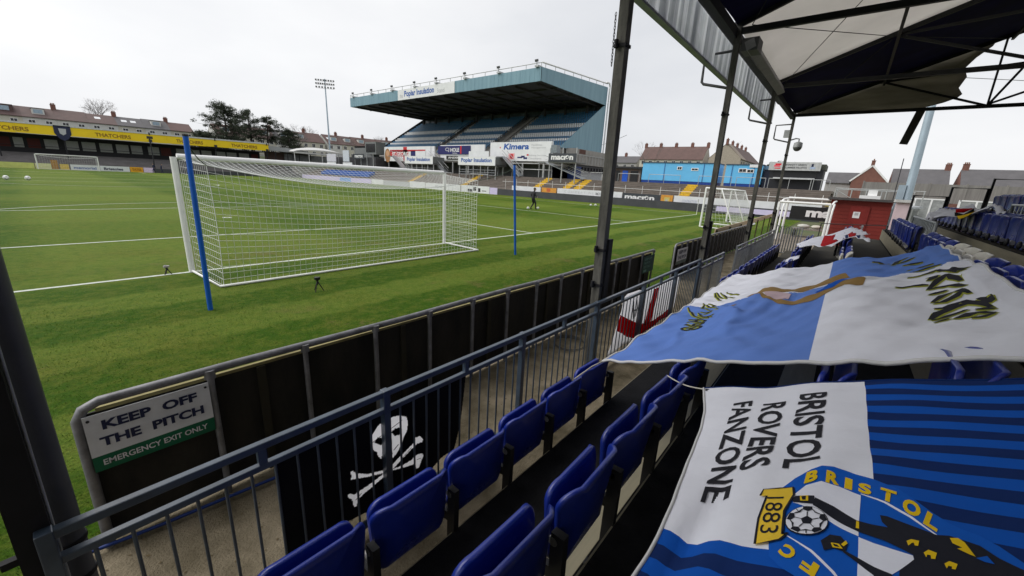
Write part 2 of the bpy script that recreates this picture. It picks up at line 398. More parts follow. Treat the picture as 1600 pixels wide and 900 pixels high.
# blue net poles behind the near goal
blue_pole = M("blue_pole_paint", C(14, 92, 190), .45, var=.12, scale=2, streak=(1, 1, .4))
dark_rope = M("dark_green_rope", (.03, .05, .035), .8)
for (bx, by, tx, ty, tz, label) in ((-4.171, -3.174, -4.138, -3.174, 2.77, "bright blue net pole leaning at the left back of the goal"),
                                    (4.172, -3.023, 3.906, -3.023, 2.82, "thin bright blue net pole standing right of the goal")):
    t = thing("net_pole", label, "pole", (bx, by, 0), "net poles behind the goal")
    mb = MB(); mb.tube([(bx, by, 0), (tx, ty, tz)], .037, blue_pole, 14); part("shaft", mb, t)
    mb = MB(); mb.tube([(tx, ty, tz), (tx, ty, tz+.03)], .041, dark_steel, 14); part("cap", mb, t)
    s = -1 if bx < 0 else 1
    mb = MB(); e = Vector((s*3.6, -1.8, 2.36 if s < 0 else 2.3)); a = Vector((tx, ty, tz-.1))
    mb.tube([a.lerp(e, k/8)-Vector((0, 0, .05*sin(pi*k/8))) for k in range(9)], .009, dark_rope, 6); part("rope", mb, t)

# little camera tripod on the grass behind the goal
def tripod(x, y, h, label, white=False):
    t = thing("mini_tripod", label, "tripod", (x, y, 0))
    cm = M("camera_black", (.012, .012, .013), .4, var=.3); cw = M("camera_grey", (.35, .33, .32), .5)
    for k in range(3):
        a = rad(100+120*k); mb = MB(); mb.tube([(x, y, h*.72), (x+h*.36*cos(a), y+h*.36*sin(a), .004)], [.012, .008], cm, 8); part("leg", mb, t)
    mb = MB(); mb.tube([(x, y, h*.45), (x, y, h*.8)], .011, cm, 8); mb.ball((x, y, h*.76), .026, cm, 10, 6); part("head", mb, t)
    mb = MB(); mb.box(x-.05, x+.05, y-.03, y+.03, h*.8, h*.98, cw if white else cm); mb.tube([(x, y+.03, h*.89), (x, y+.075, h*.89)], .026, cm, 12)
    part("camera", mb, t)
tripod(-2.371, -3.20, .30, "small black camera tripod on the grass behind the goal net")
tripod(-4.15, .02, .20, "tiny grey camera on a stand beside the left goalpost", True)

# ================================================================ balls and marks on the pitch
def football(name_label, x, y, group=None, r=.11):
    t = thing("football", name_label, "ball", (x, y, r), group)
    mb = MB(); mb.ball((x, y, r), r, white_paint, 16, 10); part("casing", mb, t)
    mb = MB()
    for d in ((0, 0, 1), (.89, 0, .45), (.28, .85, .45), (-.72, .53, .45), (-.72, -.53, .45), (.28, -.85, .45), (.72, .53, -.45), (-.28, .85, -.45), (-.89, 0, -.45), (-.28, -.85, -.45), (.72, -.53, -.45)):
        d = Vector(d).normalized(); a = d.orthogonal().normalized(); c = d.cross(a)
        mb.poly([Vector((x, y, r))+(d*.975+.28*(cos(2*pi*k/5)*a+sin(2*pi*k/5)*c)).normalized()*(r+.002) for k in range(5)], black_ink)
    part("patches", mb, t)
football("white football at the left foot of the man in black", 21.49, 9.79)
football("white football at the right foot of the man in black", 22.55, 9.52)
football("left ball of the white pair lying out beyond the corner of the box", 33.9, 10.6, "balls lying near the far touchline", .12)
football("right ball of the white pair lying out beyond the corner of the box", 34.6, 10.4, "balls lying near the far touchline", .12)
for x, lb in ((-8.1, "leftmost"), (-6.75, "middle"), (-5.45, "rightmost")):
    football(lb+" of three white balls far out on the left of the pitch", x, 49.0, "three balls far left on the pitch", .20)
# corner flag
t = thing("corner_flag", "thin white corner post at the far end of the goal line", "flag", (35.75, 0, 0))
mb = MB(); mb.tube([(35.75, 0, 0), (35.75, 0, 1.5)], .02, white_paint, 8); part("post", mb, t)
mb = MB(); mb.grid(lambda a, c: (35.75-.4*a, .04*sin(a*5), 1.15+.33*c), 6, 2, white_paint); part("pennant", mb, t)

# ================================================================ pitch fence
fence_black = M("fence_board", (.006, .006, .006), .7, scale=3.5, bump=.25, bscale=25, col2=(.030, .027, .021), spec=.25, streak=(1.2, 1, .35))
fence_post = M("fence_pipe", (.19, .19, .20), .5, .4, var=.35, scale=9)
timber_edge = M("timber_edge", (.33, .29, .12), .8, col2=(.16, .13, .06), scale=5)
def pitch_fence(x0, x1, y, top, label, step=.62, brace=True, tops=True):
    t = thing("pitch_fence", label, "fence", (x0, y, 0)); r = .028
    mb = MB(); mb.tube([(x0, y, .02), (x0, y, top-.09), (x0+.03, y, top-.03), (x0+.10, y, top)] + [(x0+.1+(x1-x0-.1)*k/12, y, top+.006*sin(k*1.7)) for k in range(1, 13)], r, fence_post, 10); part("top_rail", mb, t)
    n = int((x1-x0)/step+.5)
    for k in range(1, n+1):
        x = x0+(x1-x0)*k/n; mb = MB(); mb.tube([(x, y-.012, 0), (x, y-.012, top-.02)], .021, fence_post, 8)
        mb.tube([(x, y-.012, top-.05), (x, y-.012, top+.012)], .034, fence_post, 8); part("post", mb, t)
    for k in range(n):
        xa, xb = x0+(x1-x0)*k/n+.004, x0+(x1-x0)*(k+1)/n-.004
        mb = MB(); mb.box(xa, xb, y+.03, y+.045, .03, top-.075, fence_black); part("panel", mb, t)
        if brace and k % 2 == 1:
            mb = MB(); xm = (xa+xb)/2; mb.box(xm-.028, xm+.028, y+.005, y+.029, .03, top-.08, M("dark_timber", (.022, .019, .010), .85)); part("batten", mb, t)
    if tops:
        mb = MB(); mb.box(x0+.08, x1, y+.024, y+.052, top-.075, top-.052, timber_edge); part("capping", mb, t)
    return t
pitch_fence(-5.88, 3.02, -7.95, 1.01, "black boarded pitch fence with a pipe top rail along the near grass edge")
pitch_fence(4.86, 14.9, -7.86, .96, "black boarded pitch fence beyond the gap, running to the far goal frame", .5, False)

# KEEP OFF THE PITCH sign on the near end of the fence
sign_white = M("sign_white", (.66, .67, .69), .45, var=.12, scale=6); sign_green = M("sign_green", C(0, 92, 62), .5, var=.12)
def keep_sign(x0, x1, y, z0, z1, label, text=True):
    t = thing("warning_sign", label, "sign", (x0, y, z0)); zg = z0+(z1-z0)*.27; w_ = x1-x0; h = z1-z0
    mb = MB(); mb.box(x0, x1, y, y+.006, zg, z1, sign_white); mb.box(x0, x1, y, y+.006, z0, zg, sign_green)
    o = y-.003
    letter(mb, "KEEP  OFF", (x0+.12*w_, o, z0+h*.71), (w_*.76, 0, 0), (0, 0, h*.17), navy_ink, .042)
    letter(mb, "THE  PITCH", (x0+.08*w_, o, z0+h*.42), (w_*.84, 0, 0), (0, 0, h*.17), navy_ink, .042)
    letter(mb, "EMERGENCY EXIT ONLY", (x0+.07*w_, o, z0+h*.09), (w_*.86, 0, 0), (0, 0, h*.105), sign_white, .02)
    for sx in (x0+.02, x1-.02): mb.tube([(sx, y-.004, z1-.03), (sx, y+.001, z1-.03)], .008, dark_steel, 8)
    part("panel", mb, t); return t
keep_sign(-5.862, -5.265, -7.985, .575, .945, "white and green KEEP OFF THE PITCH sign on the near end of the black fence")
t = thing("notice_board", "dark green notice with pale lettering at the gap end of the fence", "sign", (2.42, -7.99, .56))
mb = MB(); mb.box(2.40, 3.03, -7.992, -7.985, .56, .93, M("old_green", C(25, 72, 60), .6, var=.3, scale=5))
pale_green = M("pale_green_ink", C(105, 150, 138), .6)
for i, wd in enumerate((.8, .62, .7, .3)):
    letter(mb, ("KEEP OFF", "THE PITCH", "EXIT ONLY", "1")[i], (2.46, -7.996, .84-i*.085), (.52*wd, 0, 0), (0, 0, .05), pale_green, .01)
part("panel", mb, t)
t = thing("warning_sign", "small white KEEP OFF THE PITCH sign on the fence beyond the gap", "sign", (4.98, -7.9, .38))
mb = MB(); mb.box(5.0, 5.86, -7.90, -7.893, .40, .82, sign_white)
letter(mb, "KEEP OFF", (5.12, -7.904, .68), (.62, 0, 0), (0, 0, .09), navy_ink, .04); letter(mb, "THE PITCH", (5.08, -7.904, .53), (.70, 0, 0), (0, 0, .09), navy_ink, .04)
mb.box(5.0, 5.86, -7.903, -7.9005, .40, .49, M("faded_green", C(105, 120, 112), .6)); part("panel", mb, t)

# timber-topped low wall further along, past the second fence
t = thing("timber_wall", "pale plywood board lying along the fence top by the training goal", "board", (9.6, -7.7, 0))
mb = MB(); mb.bar((9.9, -7.62, .93), (27.5, -7.5, 1.02), .03, .22, M("pale_ply", (.42, .31, .19), .8, col2=(.55, .45, .31), scale=1.5, streak=(.3, 3, 3))); part("board", mb, t)
mb = MB()
for k in range(9): x = 10+k*2.15; mb.box(x-.04, x+.04, -7.69, -7.64, 0, 1.0, M("old_timber", (.045, .036, .014), .85))
part("posts", mb, t)

# ================================================================ steel railings in front of the seats
rail_steel = M("railing_steel", (.040, .060, .088), .34, .0, var=.3, scale=7, spec=.9)
rail_grey = M("railing_grey", (.13, .14, .15), .38, .2, var=.25, scale=7, spec=.8)
def railing(x0, x1, y, top, sec, mt, label, cat="railing", step=.115, name="railing"):
    t = thing(name, label, cat, (x0, y, 0)); n = max(1, round((x1-x0)/sec)); mid = top-.125
    mb = MB(); mb.obox(((x0+x1)/2, y, top-.02), ((x1-x0)/2, 0, 0), (0, .02, 0), (0, 0, .02), mt); bevel(part("top_rail", mb, t), .006)
    mb = MB(); mb.obox(((x0+x1)/2, y, mid-.017), ((x1-x0)/2, 0, 0), (0, .019, 0), (0, 0, .017), mt); bevel(part("middle_rail", mb, t), .005)
    mb = MB(); mb.obox(((x0+x1)/2, y, .09), ((x1-x0)/2, 0, 0), (0, .019, 0), (0, 0, .017), mt); part("bottom_rail", mb, t)
    for k in range(n+1):
        x = x0+(x1-x0)*k/n
        mb = MB(); mb.box(x-.024, x+.024, y-.026, y+.026, .006, top+.004, mt); mb.box(x-.06, x+.06, y-.05, y+.05, .006, .016, mt); bevel(part("post", mb, t), .004)
        if k < n:
            xm = x+(x1-x0)/n/2; mb = MB(); mb.box(xm-.02, xm+.02, y-.016, y+.016, mid-.001, top-.038, mt); part("stub_post", mb, t)
    xs = []; 
    for k in range(n):
        a = x0+(x1-x0)*k/n; d = (x1-x0)/n; q = round(d/step)
        xs += [a+d*i/q for i in range(1, q)]
    for i, x in enumerate(xs[:96]):
        mb = MB(); mb.tube([(x, y, .1), (x, y, mid-.02)], .0075, mt, 8, False); part("baluster", mb, t)
    if len(xs) > 96:
        mb = MB()
        for x in xs[96:]: mb.tube([(x, y, .1), (x, y, mid-.02)], .0075, mt, 6, False)
        stuff(part("balusters", mb, t))
    return t
railing(-6.02, 2.68, -9.04, 1.03, 1.45, rail_steel, "long blue-grey steel railing in front of the nearest blue seats")
railing(2.72, 4.70, -9.05, .96, 1.0, rail_grey, "short grey railing just short of the gap in the walkway", step=.10)
railing(6.25, 13.2, -9.05, .97, 1.4, rail_grey, "grey railing beyond the gap, beside the distant row of folded seats", step=.11)
t = thing("gate", "grey baluster gate across the walkway in front of the white goal frame", "gate", (13.6, -9.1, 0))
mb = MB(); mb.tube([(13.6, -9.06, .06), (13.6, -9.06, 1.12), (13.6, -9.95, 1.12), (13.6, -9.95, .06), (13.6, -9.06, .06)], .025, rail_grey, 8); part("frame", mb, t)
for k in range(1, 10):
    y = -9.06-.89*k/10; mb = MB(); mb.box(13.59, 13.61, y-.02, y+.02, .08, 1.1, rail_grey); part("bar", mb, t)
# blue pipe and loop of black cable on the walkway
t = tag(MB().tube([(-8, -7.72, .05), (-6.16, -7.93, .05), (-5.65, -8.02, .05), (-4.89, -8.115, .05), (-4.6, -8.13, .04)], .012, M("blue_pipe", C(20, 48, 112), .5), 8).build("blue_pipe"), "thin blue water pipe lying along the walkway below the fence", "pipe")
mb = MB(); pts = []
for k in range(70):
    a = k/70*2*pi*2.2; rr = .25+.02*sin(k*.4); pts.append((-.945+rr*cos(a), -8.29+rr*sin(a), .02+.006*k/10))
mb.tube(pts, .005, dark_steel, 6); tag(mb.build("cable_coil"), "loop of black cable lying on the concrete walkway behind the railing", "cable")
# ================================================================ canopy posts of the near stand
post_wood = M("post_paint", (.088, .085, .074), .75, var=.5, scale=5, streak=(3, 3, .5), bump=.25, bscale=30, spec=.25)
post_dark = M("post_dark", (.012, .012, .014), .65, var=.4, scale=4, spec=.2)
pipe = M("scaffold_pipe", (.085, .085, .088), .5, .3, var=.35, scale=8)
def canopy_post(xb, xt, z1, label, w_=.055, bracket=True):
    t = thing("canopy_post", label, "post", (xb, -8.9, 0), "posts holding up the canopy")
    mb = MB(); a, b = Vector((xb, -8.9, 0)), Vector((xt, -8.9, z1)); L = (b-a).length; d = (b-a).normalized()
    ax = Vector((1, 0, 0)); ax = (ax-d*ax.dot(d)).normalized(); ay = d.cross(ax)
    mb.obox((a+b)/2, ax*w_, ay*w_, d*L/2, post_wood); o = bevel(part("shaft", mb, t), .004)
    at = lambda z: a.lerp(b, z/z1)
    for z in (1.18, 1.62, z1*.72):
        mb = MB(); c = at(z); mb.obox(c, ax*(w_+.012), ay*(w_+.012), d*.016, post_dark); mb.tube([c+Vector((-w_-.03, .03, -.03)), c+Vector((-w_-.03, .03, .05))], .022, post_dark, 8); part("clamp", mb, t)
    mb = MB(); c = at(1.2); mb.box(c.x+w_*.2, c.x+w_+.055, -8.9-w_-.03, -8.9-w_+.03, .95, 1.75, post_dark); part("conduit", mb, t)
    if bracket:
        mb = MB(); p, q = at(4.92), at(4.28)
        mb.tube([p, p+Vector((0, .53, -.02)), q+Vector((0, .53, .16)), q+Vector((0, .49, .12)), q], .026, pipe, 8); part("bracket", mb, t)
    return t
canopy_post(-1.42, -1.52, 5.3, "thick dark canopy post in the middle, close behind the near railing")
canopy_post(3.40, 3.08, 5.3, "dark canopy post just beyond the gap, second from the thick middle one", .05)
canopy_post(8.35, 7.95, 5.3, "slim dark canopy post in front of the blue cabins, between its two neighbours", .05)
canopy_post(13.55, 13.02, 5.3, "slimmest far canopy post carrying the dome camera", .045)
# near post at the very left: a square black post and a round grey downpipe beside it
t = thing("canopy_post", "black square post at the left edge, close to the camera, end of the railing", "post", (-6.05, -8.97, 0), "posts holding up the canopy")
mb = MB(); mb.box(-6.095, -6.0, -9.02, -8.93, 0, 5.3, post_dark); part("shaft", mb, t)
mb = MB(); mb.tube([(-6.0, -8.99, .2), (-5.99, -8.99, 2.3)], .006, steel, 6); part("conduit", mb, t)
for z in (.9, 1.3): part("clamp", MB().box(-6.14, -6.095, -8.99, -8.96, z, z+.03, post_dark), t)
t = thing("downpipe", "round grey pipe standing beside the black post at the left edge", "pipe", (-5.95, -8.86, 0))
mb = MB(); mb.tube([(-5.975, -8.86, 0), (-5.985, -8.79, 2.22)], .05, M("grey_pipe", (.06, .062, .07), .5, var=.2, scale=3), 16); part("shaft", mb, t)
for z in (.62, .80):
    mb = MB(); mb.tube([(-5.976-z*.003, -8.85+z*.02, z), (-5.976-z*.003, -8.85+z*.02, z+.02)], .055, post_dark, 16); part("clamp", mb, t)

# chain hanging from the middle post
chain_m = M("chain_steel", (.09, .09, .095), .5, .5)
mb = MB()
for k in range(16):
    c = Vector((-1.71+.0012*k, -8.9, 4.05-.030*k)); a = Vector((1, 0, 0)) if k % 2 else Vector((0, 1, 0))
    mb.tube([c+a*.009*cos(2*pi*j/10)+Vector((0, 0, .021*sin(2*pi*j/10))) for j in range(11)], .0035, chain_m, 5, False)
tag(mb.build("chain"), "short steel chain hanging beside the thick middle post", "chain")

# ================================================================ canopy
canvas_white = M("canvas_white", (.70, .68, .65), .85, var=.06, scale=.8, transl=.62, spec=.1)
canvas_navy = M("canvas_navy", (.020, .018, .065), .8, var=.3, scale=1.2, transl=.4, spec=.15)
canvas_gable = M("canvas_gable", (.34, .315, .265), .85, var=.25, scale=1.6, transl=.50, spec=.1, streak=(1, .5, 2.5))
truss_m = M("truss_black", (.014, .014, .015), .6, .2, var=.4)
corr = M("corrugated_sheet", (.48, .49, .52), .45, 0, scale=1.3, streak=(3.2, 3.2, .1), transl=.78, col2=(.92, .93, .95))
can = thing("canopy", "striped navy and cream canvas canopy on black trusses over the near seats", "canopy", (3, -9, 0))
ZE, SL, YE, YR = 5.35, .375, -8.85, -14.6
roof_z = lambda y: ZE+SL*(YE-y) if y > YR else ZE+SL*(YE-YR)-SL*(YR-y)
XR = [-11.3, -6.05, -1.5, 3.1, 7.98, 13.1]
for i in range(5):
    x0, x1 = XR[i], XR[i+1]; mt = canvas_navy if i % 2 == 0 else canvas_white
    for (ya, yb) in ((YE, YR), (YR, -20.4)):
        mb = MB()
        def S(a, c, x0=x0, x1=x1, ya=ya, yb=yb):
            y = ya+(yb-ya)*c; return (x0+(x1-x0)*a, y, roof_z(y)-.07*sin(pi*a)*(.6+.4*sin(pi*c))+.006*sin(a*23+c*9))
        mb.grid(S, 12, 12, mt); o = part("canvas_panel", mb, can)
        o.modifiers.new("thickness", 'SOLIDIFY').thickness = .006
for x in XR:
    mb = MB(); mb.bar((x, YE+.05, ZE-.03), (x, YR, roof_z(YR)-.06), .07, .12, truss_m); mb.bar((x, YR, roof_z(YR)-.06), (x, -20.4, roof_z(-20.4)-.06), .07, .12, truss_m); part("rafter", mb, can)
    mb = MB(); mb.bar((x, YE+.03, ZE-.12), (x, -20.2, ZE-.12), .075, .10, truss_m); part("tie_beam", mb, can)
    mb = MB()
    for y0, z0, y1, z1 in ((-11.2, roof_z(-11.2)-.1, -13.7, ZE-.1), (-11.2, roof_z(-11.2)-.08, -14.6, roof_z(-11.2)+.16), (-13.7, ZE-.1, -13.66, roof_z(-13.66)-.1), (-13.7, ZE-.1, -14.6, roof_z(-14.6)-.3), (-13.7, ZE-.06, -16.5, ZE+1.2)):
        mb.bar((x+.04, y0, z0), (x+.04, y1, z1), .045, .06, truss_m)
    part("brace", mb, can)
for y in (-11.2, -13.75, -14.6, -17):
    mb = MB(); mb.bar((XR[0], y, roof_z(y)-.16), (XR[-1], y, roof_z(y)-.16), .06, .09, truss_m); part("purlin", mb, can)
mb = MB(); mb.bar((XR[0], YE+.02, ZE-.16), (XR[-1]+.1, YE+.02, ZE-.16), .12, .16, truss_m); part("eave_beam", mb, can)
for i in range(5):
    x0, x1 = XR[i], XR[i+1]; mb = MB()
    for (xa, ya, xb, yb) in ((x0, -9.1, x1, -11.2), (x0, -11.1, x1, -9.1), (x0, -11.2, x1, -13.7)):
        mb.tube([(xa, ya, roof_z(ya)-.14), (xb, yb, roof_z(yb)-.14)], .008, truss_m, 5)
    part("bracing_wire", mb, can)
# torn gable sheet on the far end
gp = [(-8.95, 5.27), (-12.22, 5.26), (-12.75, 5.40), (-13.02, 5.52), (-13.10, 5.62), (-12.98, 5.80), (-13.08, 6.1), (-12.98, 6.35), (-13.15, 6.62), (-13.42, 6.90), (-13.5, 7.13)]
mb = MB(); n = 14
def G(a, c):
    k = c*(len(gp)-1); i = min(int(k), len(gp)-2); f = k-i; y = gp[i][0]+(gp[i+1][0]-gp[i][0])*f; z = gp[i][1]+(gp[i+1][1]-gp[i][1])*f
    top = Vector((13.18, max(y, -13.5)*a+YE*(1-a), 0)); top.z = roof_z(top.y)-.05
    return (13.17+.05*sin(y*4)*a, y*a+(-8.95)*(1-a), (z*a+(5.27+.13*c)*(1-a)))
mb.grid(lambda a, c: G(a, c), 12, 20, canvas_gable); o = part("gable_sheet", mb, can, "torn cream sheet hanging in the far gable"); o.modifiers.new("thickness", 'SOLIDIFY').thickness = .006
# corrugated fascia outside the eaves with its edge rails
mb = MB(); x0, x1 = -9.6, 10.7; per = .36
def F(a, c):
    x = x0+(x1-x0)*a; ph = (x/per) % 1; s = min(1, max(0, (abs(ph-.5)-.16)/.1)); return (x, -8.53-.055*s, 4.66+.68*c)
mb.grid(F, 57*12, 1, corr, smooth=False); o = part("fascia", mb, can); o.modifiers.new("thickness", 'SOLIDIFY').thickness = .004
mb = MB(); mb.bar((x0, -8.53, 4.655), (x1, -8.53, 4.655), .10, .035, M("fascia_edge", (.30, .31, .33), .5, .3)); part("fascia_edge", mb, can)
mb = MB(); mb.tube([(x0, -8.37, 4.9), (x1, -8.37, 4.9)], .026, pipe, 8); mb.tube([(x0, -8.66, 5.28), (x1, -8.66, 5.28)], .05, truss_m, 8); part("fascia_rail", mb, can)
mb = MB()
for k in range(34):
    x = x0+.3+k*.6; mb.obox((x, -8.47, 4.73), (.02, 0, 0), (0, .04, 0), (0, 0, .03), dark_steel)
part("fascia_clips", mb, can)
# unseen canvas curtain added along the back to keep light off the seats
mb = MB(); mb.grid(lambda a, c: (-11.3+24.4*a, -18.55+.05*sin(a*90), 3.3+2.6*c), 120, 4, canvas_navy); part("added_shade_curtain", mb, can)
# grey cable box along the eaves between two posts
t = thing("cable_box", "long pale grey box fixed along the eaves under the cream canvas", "box", (3.4, -9.08, 5.0))
bx_m = M("box_grey", (.10, .10, .10), .6, var=.2)
mb = MB(); mb.obox((5.6, -9.06, 5.08), (2.2, 0, 0), (0, .075, -.03), (0, .03, .075), M("box_pale", (.30, .30, .30), .6)); part("casing", mb, t)
mb = MB(); mb.obox((3.62, -9.05, 5.09), (.2, 0, 0), (0, .14, 0), (0, 0, .11), bx_m); part("housing", mb, t)
# dome camera on the far post
t = thing("security_camera", "white dome security camera hanging off the far canopy post", "camera", (13.1, -9.2, 4.1))
cw = M("camera_white", (.36, .37, .37), .4)
mb = MB(); mb.tube([(13.14, -8.92, 4.36), (13.14, -9.1, 4.42), (13.14, -9.2, 4.40), (13.14, -9.2, 4.28)], .025, cw, 8); part("arm", mb, t)
mb = MB(); mb.tube([(13.14, -9.2, 4.30), (13.14, -9.2, 4.26), (13.14, -9.2, 4.10)], [.06, .14, .15], cw, 16); part("housing", mb, t)
mb = MB(); mb.ball((13.14, -9.2, 4.10), .14, M("smoked_dome", (.10, .10, .10), .15), 16, 10); part("dome", mb, t)
mb = MB(); mb.box(13.05, 13.2, -8.86, -8.68, 4.46, 4.72, cw); part("junction_box", mb, t)
# dark slab hanging from the end tie beam
t = thing("heater_panel", "long dark rectangular panel hanging slanted from the canopy end beam", "panel", (13.12, -12.25, 4.2))
mb = MB(); mb.obox((13.14, -12.2, 4.72), (.03, 0, 0), (0, .105, .012), (0, -.10, .545), M("panel_brown", (.055, .048, .043), .6, var=.3)); part("panel", mb, t)
mb = MB(); mb.tube([(13.14, -12.29, 5.2), (13.14, -12.29, 5.24)], .02, truss_m, 6); part("hanger", mb, t)

# ================================================================ seats
seat_blue = M("seat_blue", (.005, .018, .19), .30, var=.12, scale=3, spec=.6, wear=.16)
seat_white = M("seat_white", (.58, .56, .50), .4, var=.10, scale=3)
seat_frame = M("seat_bracket_black", (.010, .010, .011), .5, var=.4)
hinge_m = M("hinge_steel", (.42, .41, .38), .5, .3)
def rounded_slab(w0, w1, h, rad_top, rad_bot, n=6):
    """outline (x, z), bottom width w0, top width w1"""
    pts = []
    def corner(cx, cz, r, a0, a1):
        for k in range(n+1):
            a = a0+(a1-a0)*k/n; pts.append((cx+r*cos(a), cz+r*sin(a)))
    corner(w0-rad_bot, rad_bot, rad_bot, -pi/2, 0); corner(w1-rad_top, h-rad_top, rad_top, 0, pi/2)
    corner(-w1+rad_top, h-rad_top, rad_top, pi/2, pi); corner(-w0+rad_bot, rad_bot, rad_bot, pi, 1.5*pi)
    return pts
def seat_shell(mb, z0, h, w0, w1, yf, th, mt, rt=.08, rb=.05, lip=.018):
    """curved plastic shell: yf(x, v) is the depth; rolled rim thicker than the web"""
    out = rounded_slab(w0, w1, h, rt, rb); N = len(out); R = 9
    cx, cz = 0, h*.5
    def ring(f): return [(cx+(x-cx)*f, cz+(z-cz)*f) for x, z in out]
    V = []; Fc = []
    fr = [0.001] + [k/(R-1)*.94 for k in range(1, R-1)] + [.965, 1.0]
    R2 = len(fr)
    for side in (0, 1):
        for k, f in enumerate(fr):
            for x, z in ring(f):
                t_ = th/2 + (lip*.5*max(0, (f-.90)/.1) if k < R2-1 else lip*.18)
                V.append((x, yf(x, z/h)+(t_ if side else -t_), z0+z))
    for side in (0, 1):
        o = side*R2*N
        for k in range(R2-1):
            for i in range(N):
                q = (o+k*N+i, o+k*N+(i+1) % N, o+(k+1)*N+(i+1) % N, o+(k+1)*N+i); Fc.append(q if side else q[::-1])
    a, b = (R2-1)*N, (2*R2-1)*N
    for i in range(N): Fc.append((a+i, a+(i+1) % N, b+(i+1) % N, b+i))
    mb.add(V, Fc, mt, True)
back_f = lambda x, v: .075*(abs(x)/.22)**2.4*(.45+.55*v) - .045*v + .015*(1-v)
pan_f = lambda x, v: .10 + .03*(abs(x)/.2)**3*v - .008*v - .02*sin(pi*v)
def make_seat(mt, label):
    s = thing("stadium_seat", label, "seat")
    mb = MB(); seat_shell(mb, .43, .40, .215, .237, back_f, .012, mt, .085, .05); part("backrest", mb, s, fix=True)
    mb = MB(); seat_shell(mb, .40, .395, .200, .212, pan_f, .014, mt, .085, .06, .02); part("seat_pan", mb, s, fix=True)
    mb = MB(); mb.box(.232, .268, -.03, .03, 0, .66, seat_frame); mb.box(.225, .275, -.06, .10, 0, .012, seat_frame); mb.bar((.25, .0, .46), (.25, .14, .44), .03, .06, seat_frame); part("bracket", mb, s)
    part("hinge", MB().tube([(.232, .02, .62), (.275, .02, .62)], .022, hinge_m, 10), s); part("hinge", MB().tube([(-.23, .13, .46), (-.20, .13, .46)], .03, hinge_m, 10), s); part("hinge", MB().tube([(.20, .13, .46), (.232, .13, .46)], .03, hinge_m, 10), s)
    mb = MB(); mb.ball((.16, .19, .47), .035, seat_frame, 10, 8, (1, .7, 1.5)); part("counterweight", mb, s)
    return s
proto = {True: None, False: None}
def seat(x, row, label, group, white=False):
    y, z = -9.7-.8*(row-1)-(.13 if row >= 4 and x > -2 else 0), .05+.35*(row-1) if row > 1 else .05
    if proto[white] is None: proto[white] = s = make_seat(seat_white if white else seat_blue, label)
    else: s = copy_tree(proto[white])
    s.location = (x, y, z if row > 1 else .02); s["label"] = label; s["category"] = "seat"; s["group"] = group
    s.rotation_euler = (rnd(-.02, .02), 0, rnd(-.03, .03)); return s
    return s
ORD = ["first", "second", "third", "fourth", "fifth", "sixth", "seventh", "eighth", "ninth", "tenth", "eleventh", "twelfth"]
PK1, PK2 = -5.117+.5, -3.842-.01     # right-hand shoulders of two seats seen in the photo
x = -5.325; k = 0
while x < -2.4:
    seat(x, 1, "blue tip-up seat in the front row behind the railing, %s from the left edge" % ORD[k], "front row seats by the near railing"); k += 1; x += .5
x = -5.98+.5; k = 0
while x < -2.75:
    seat(x, 2, "blue tip-up seat in the second row beside the striped flag, %s from the near end" % ORD[k], "second row seats near the camera"); k += 1; x += .5
s_ = seat(-3.12, 3, "blue tip-up seat in the gap between the two large flags, left one", "seats between the two large flags"); s_.location.z -= .06
s_ = seat(-3.2, 4, "blue tip-up seat at the right edge in the gap between the two large flags", "seats between the two large flags"); s_.location = (-3.34, -11.70, .93)
def run(row, x0, x1, label, group, whites=()):
    x = x0
    while x < x1:
        wt = any(a <= x <= b for a, b in whites)
        seat(x, row, label.replace("blue", "white") if wt else label, group.replace("blue", "white") if wt else group, wt); x += .5
run(1, 2.35, 3.5, "blue tip-up seat at the far front row, at the corner of the quartered flag", "front row blue seats by the flag corner")
run(1, 4.1, 9.6, "blue tip-up seat in the long far front row beyond the gap in the railing", "far front row blue seats")
run(2, 2.45, 3.4, "blue tip-up seat just behind the far corner of the quartered flag, second row", "second row blue seats by the flag corner")
run(2, 4.75, 9.5, "blue tip-up seat in the far second row, by the white cross flag", "far second row blue seats")
run(3, 2.05, 3.3, "blue tip-up seat beyond the quartered flag, third row", "third row blue seats by the aisle", ((2, 2.3),))
run(3, 4.75, 9.5, "blue tip-up seat in the far third row, partly under the cross flag", "far third row blue seats")
run(4, -1.95, 3.3, "blue tip-up seat in the fourth row just behind the far edge of the quartered flag", "fourth row blue seats behind the flag", ((-.3, 1.2),))
run(4, 4.75, 9.0, "blue tip-up seat in the far fourth row near the red hut", "far fourth row blue seats")
run(5, -2.2, 9.0, "blue tip-up seat in the fifth row, right of the quartered flag", "fifth row blue seats")
run(6, -1.5, 9.0, "blue tip-up seat in the sixth row at the right edge", "sixth row blue seats")
run(7, -.5, 9.0, "blue tip-up seat in the seventh row, high on the right", "seventh row blue seats")
run(8, 1.0, 9.0, "blue tip-up seat in the topmost visible row on the right", "eighth row blue seats")
# baluster barriers standing in the seating
for (x0, x1, y, z, lb) in ((3.6, 6.6, -12.28, 1.55, "grey baluster barrier across the seating to the right of the red hut"), (2.9, 4.1, -13.1, 1.9, "short grey baluster barrier high in the seating on the right")):
    t = thing("barrier", lb, "barrier", (x0, y, z-.1))
    mb = MB(); mb.tube([(x0, y, z-.1), (x0, y, z+.5), (x1, y, z+.5), (x1, y, z-.1)], .02, steel, 8); mb.tube([(x0, y, z+.05), (x1, y, z+.05)], .015, steel, 8); part("frame", mb, t)
    n = int((x1-x0)/.16)
    for k in range(1, n): xx = x0+(x1-x0)*k/n; part("bar", MB().tube([(xx, y, z+.05), (xx, y, z+.5)], .009, steel, 6), t)
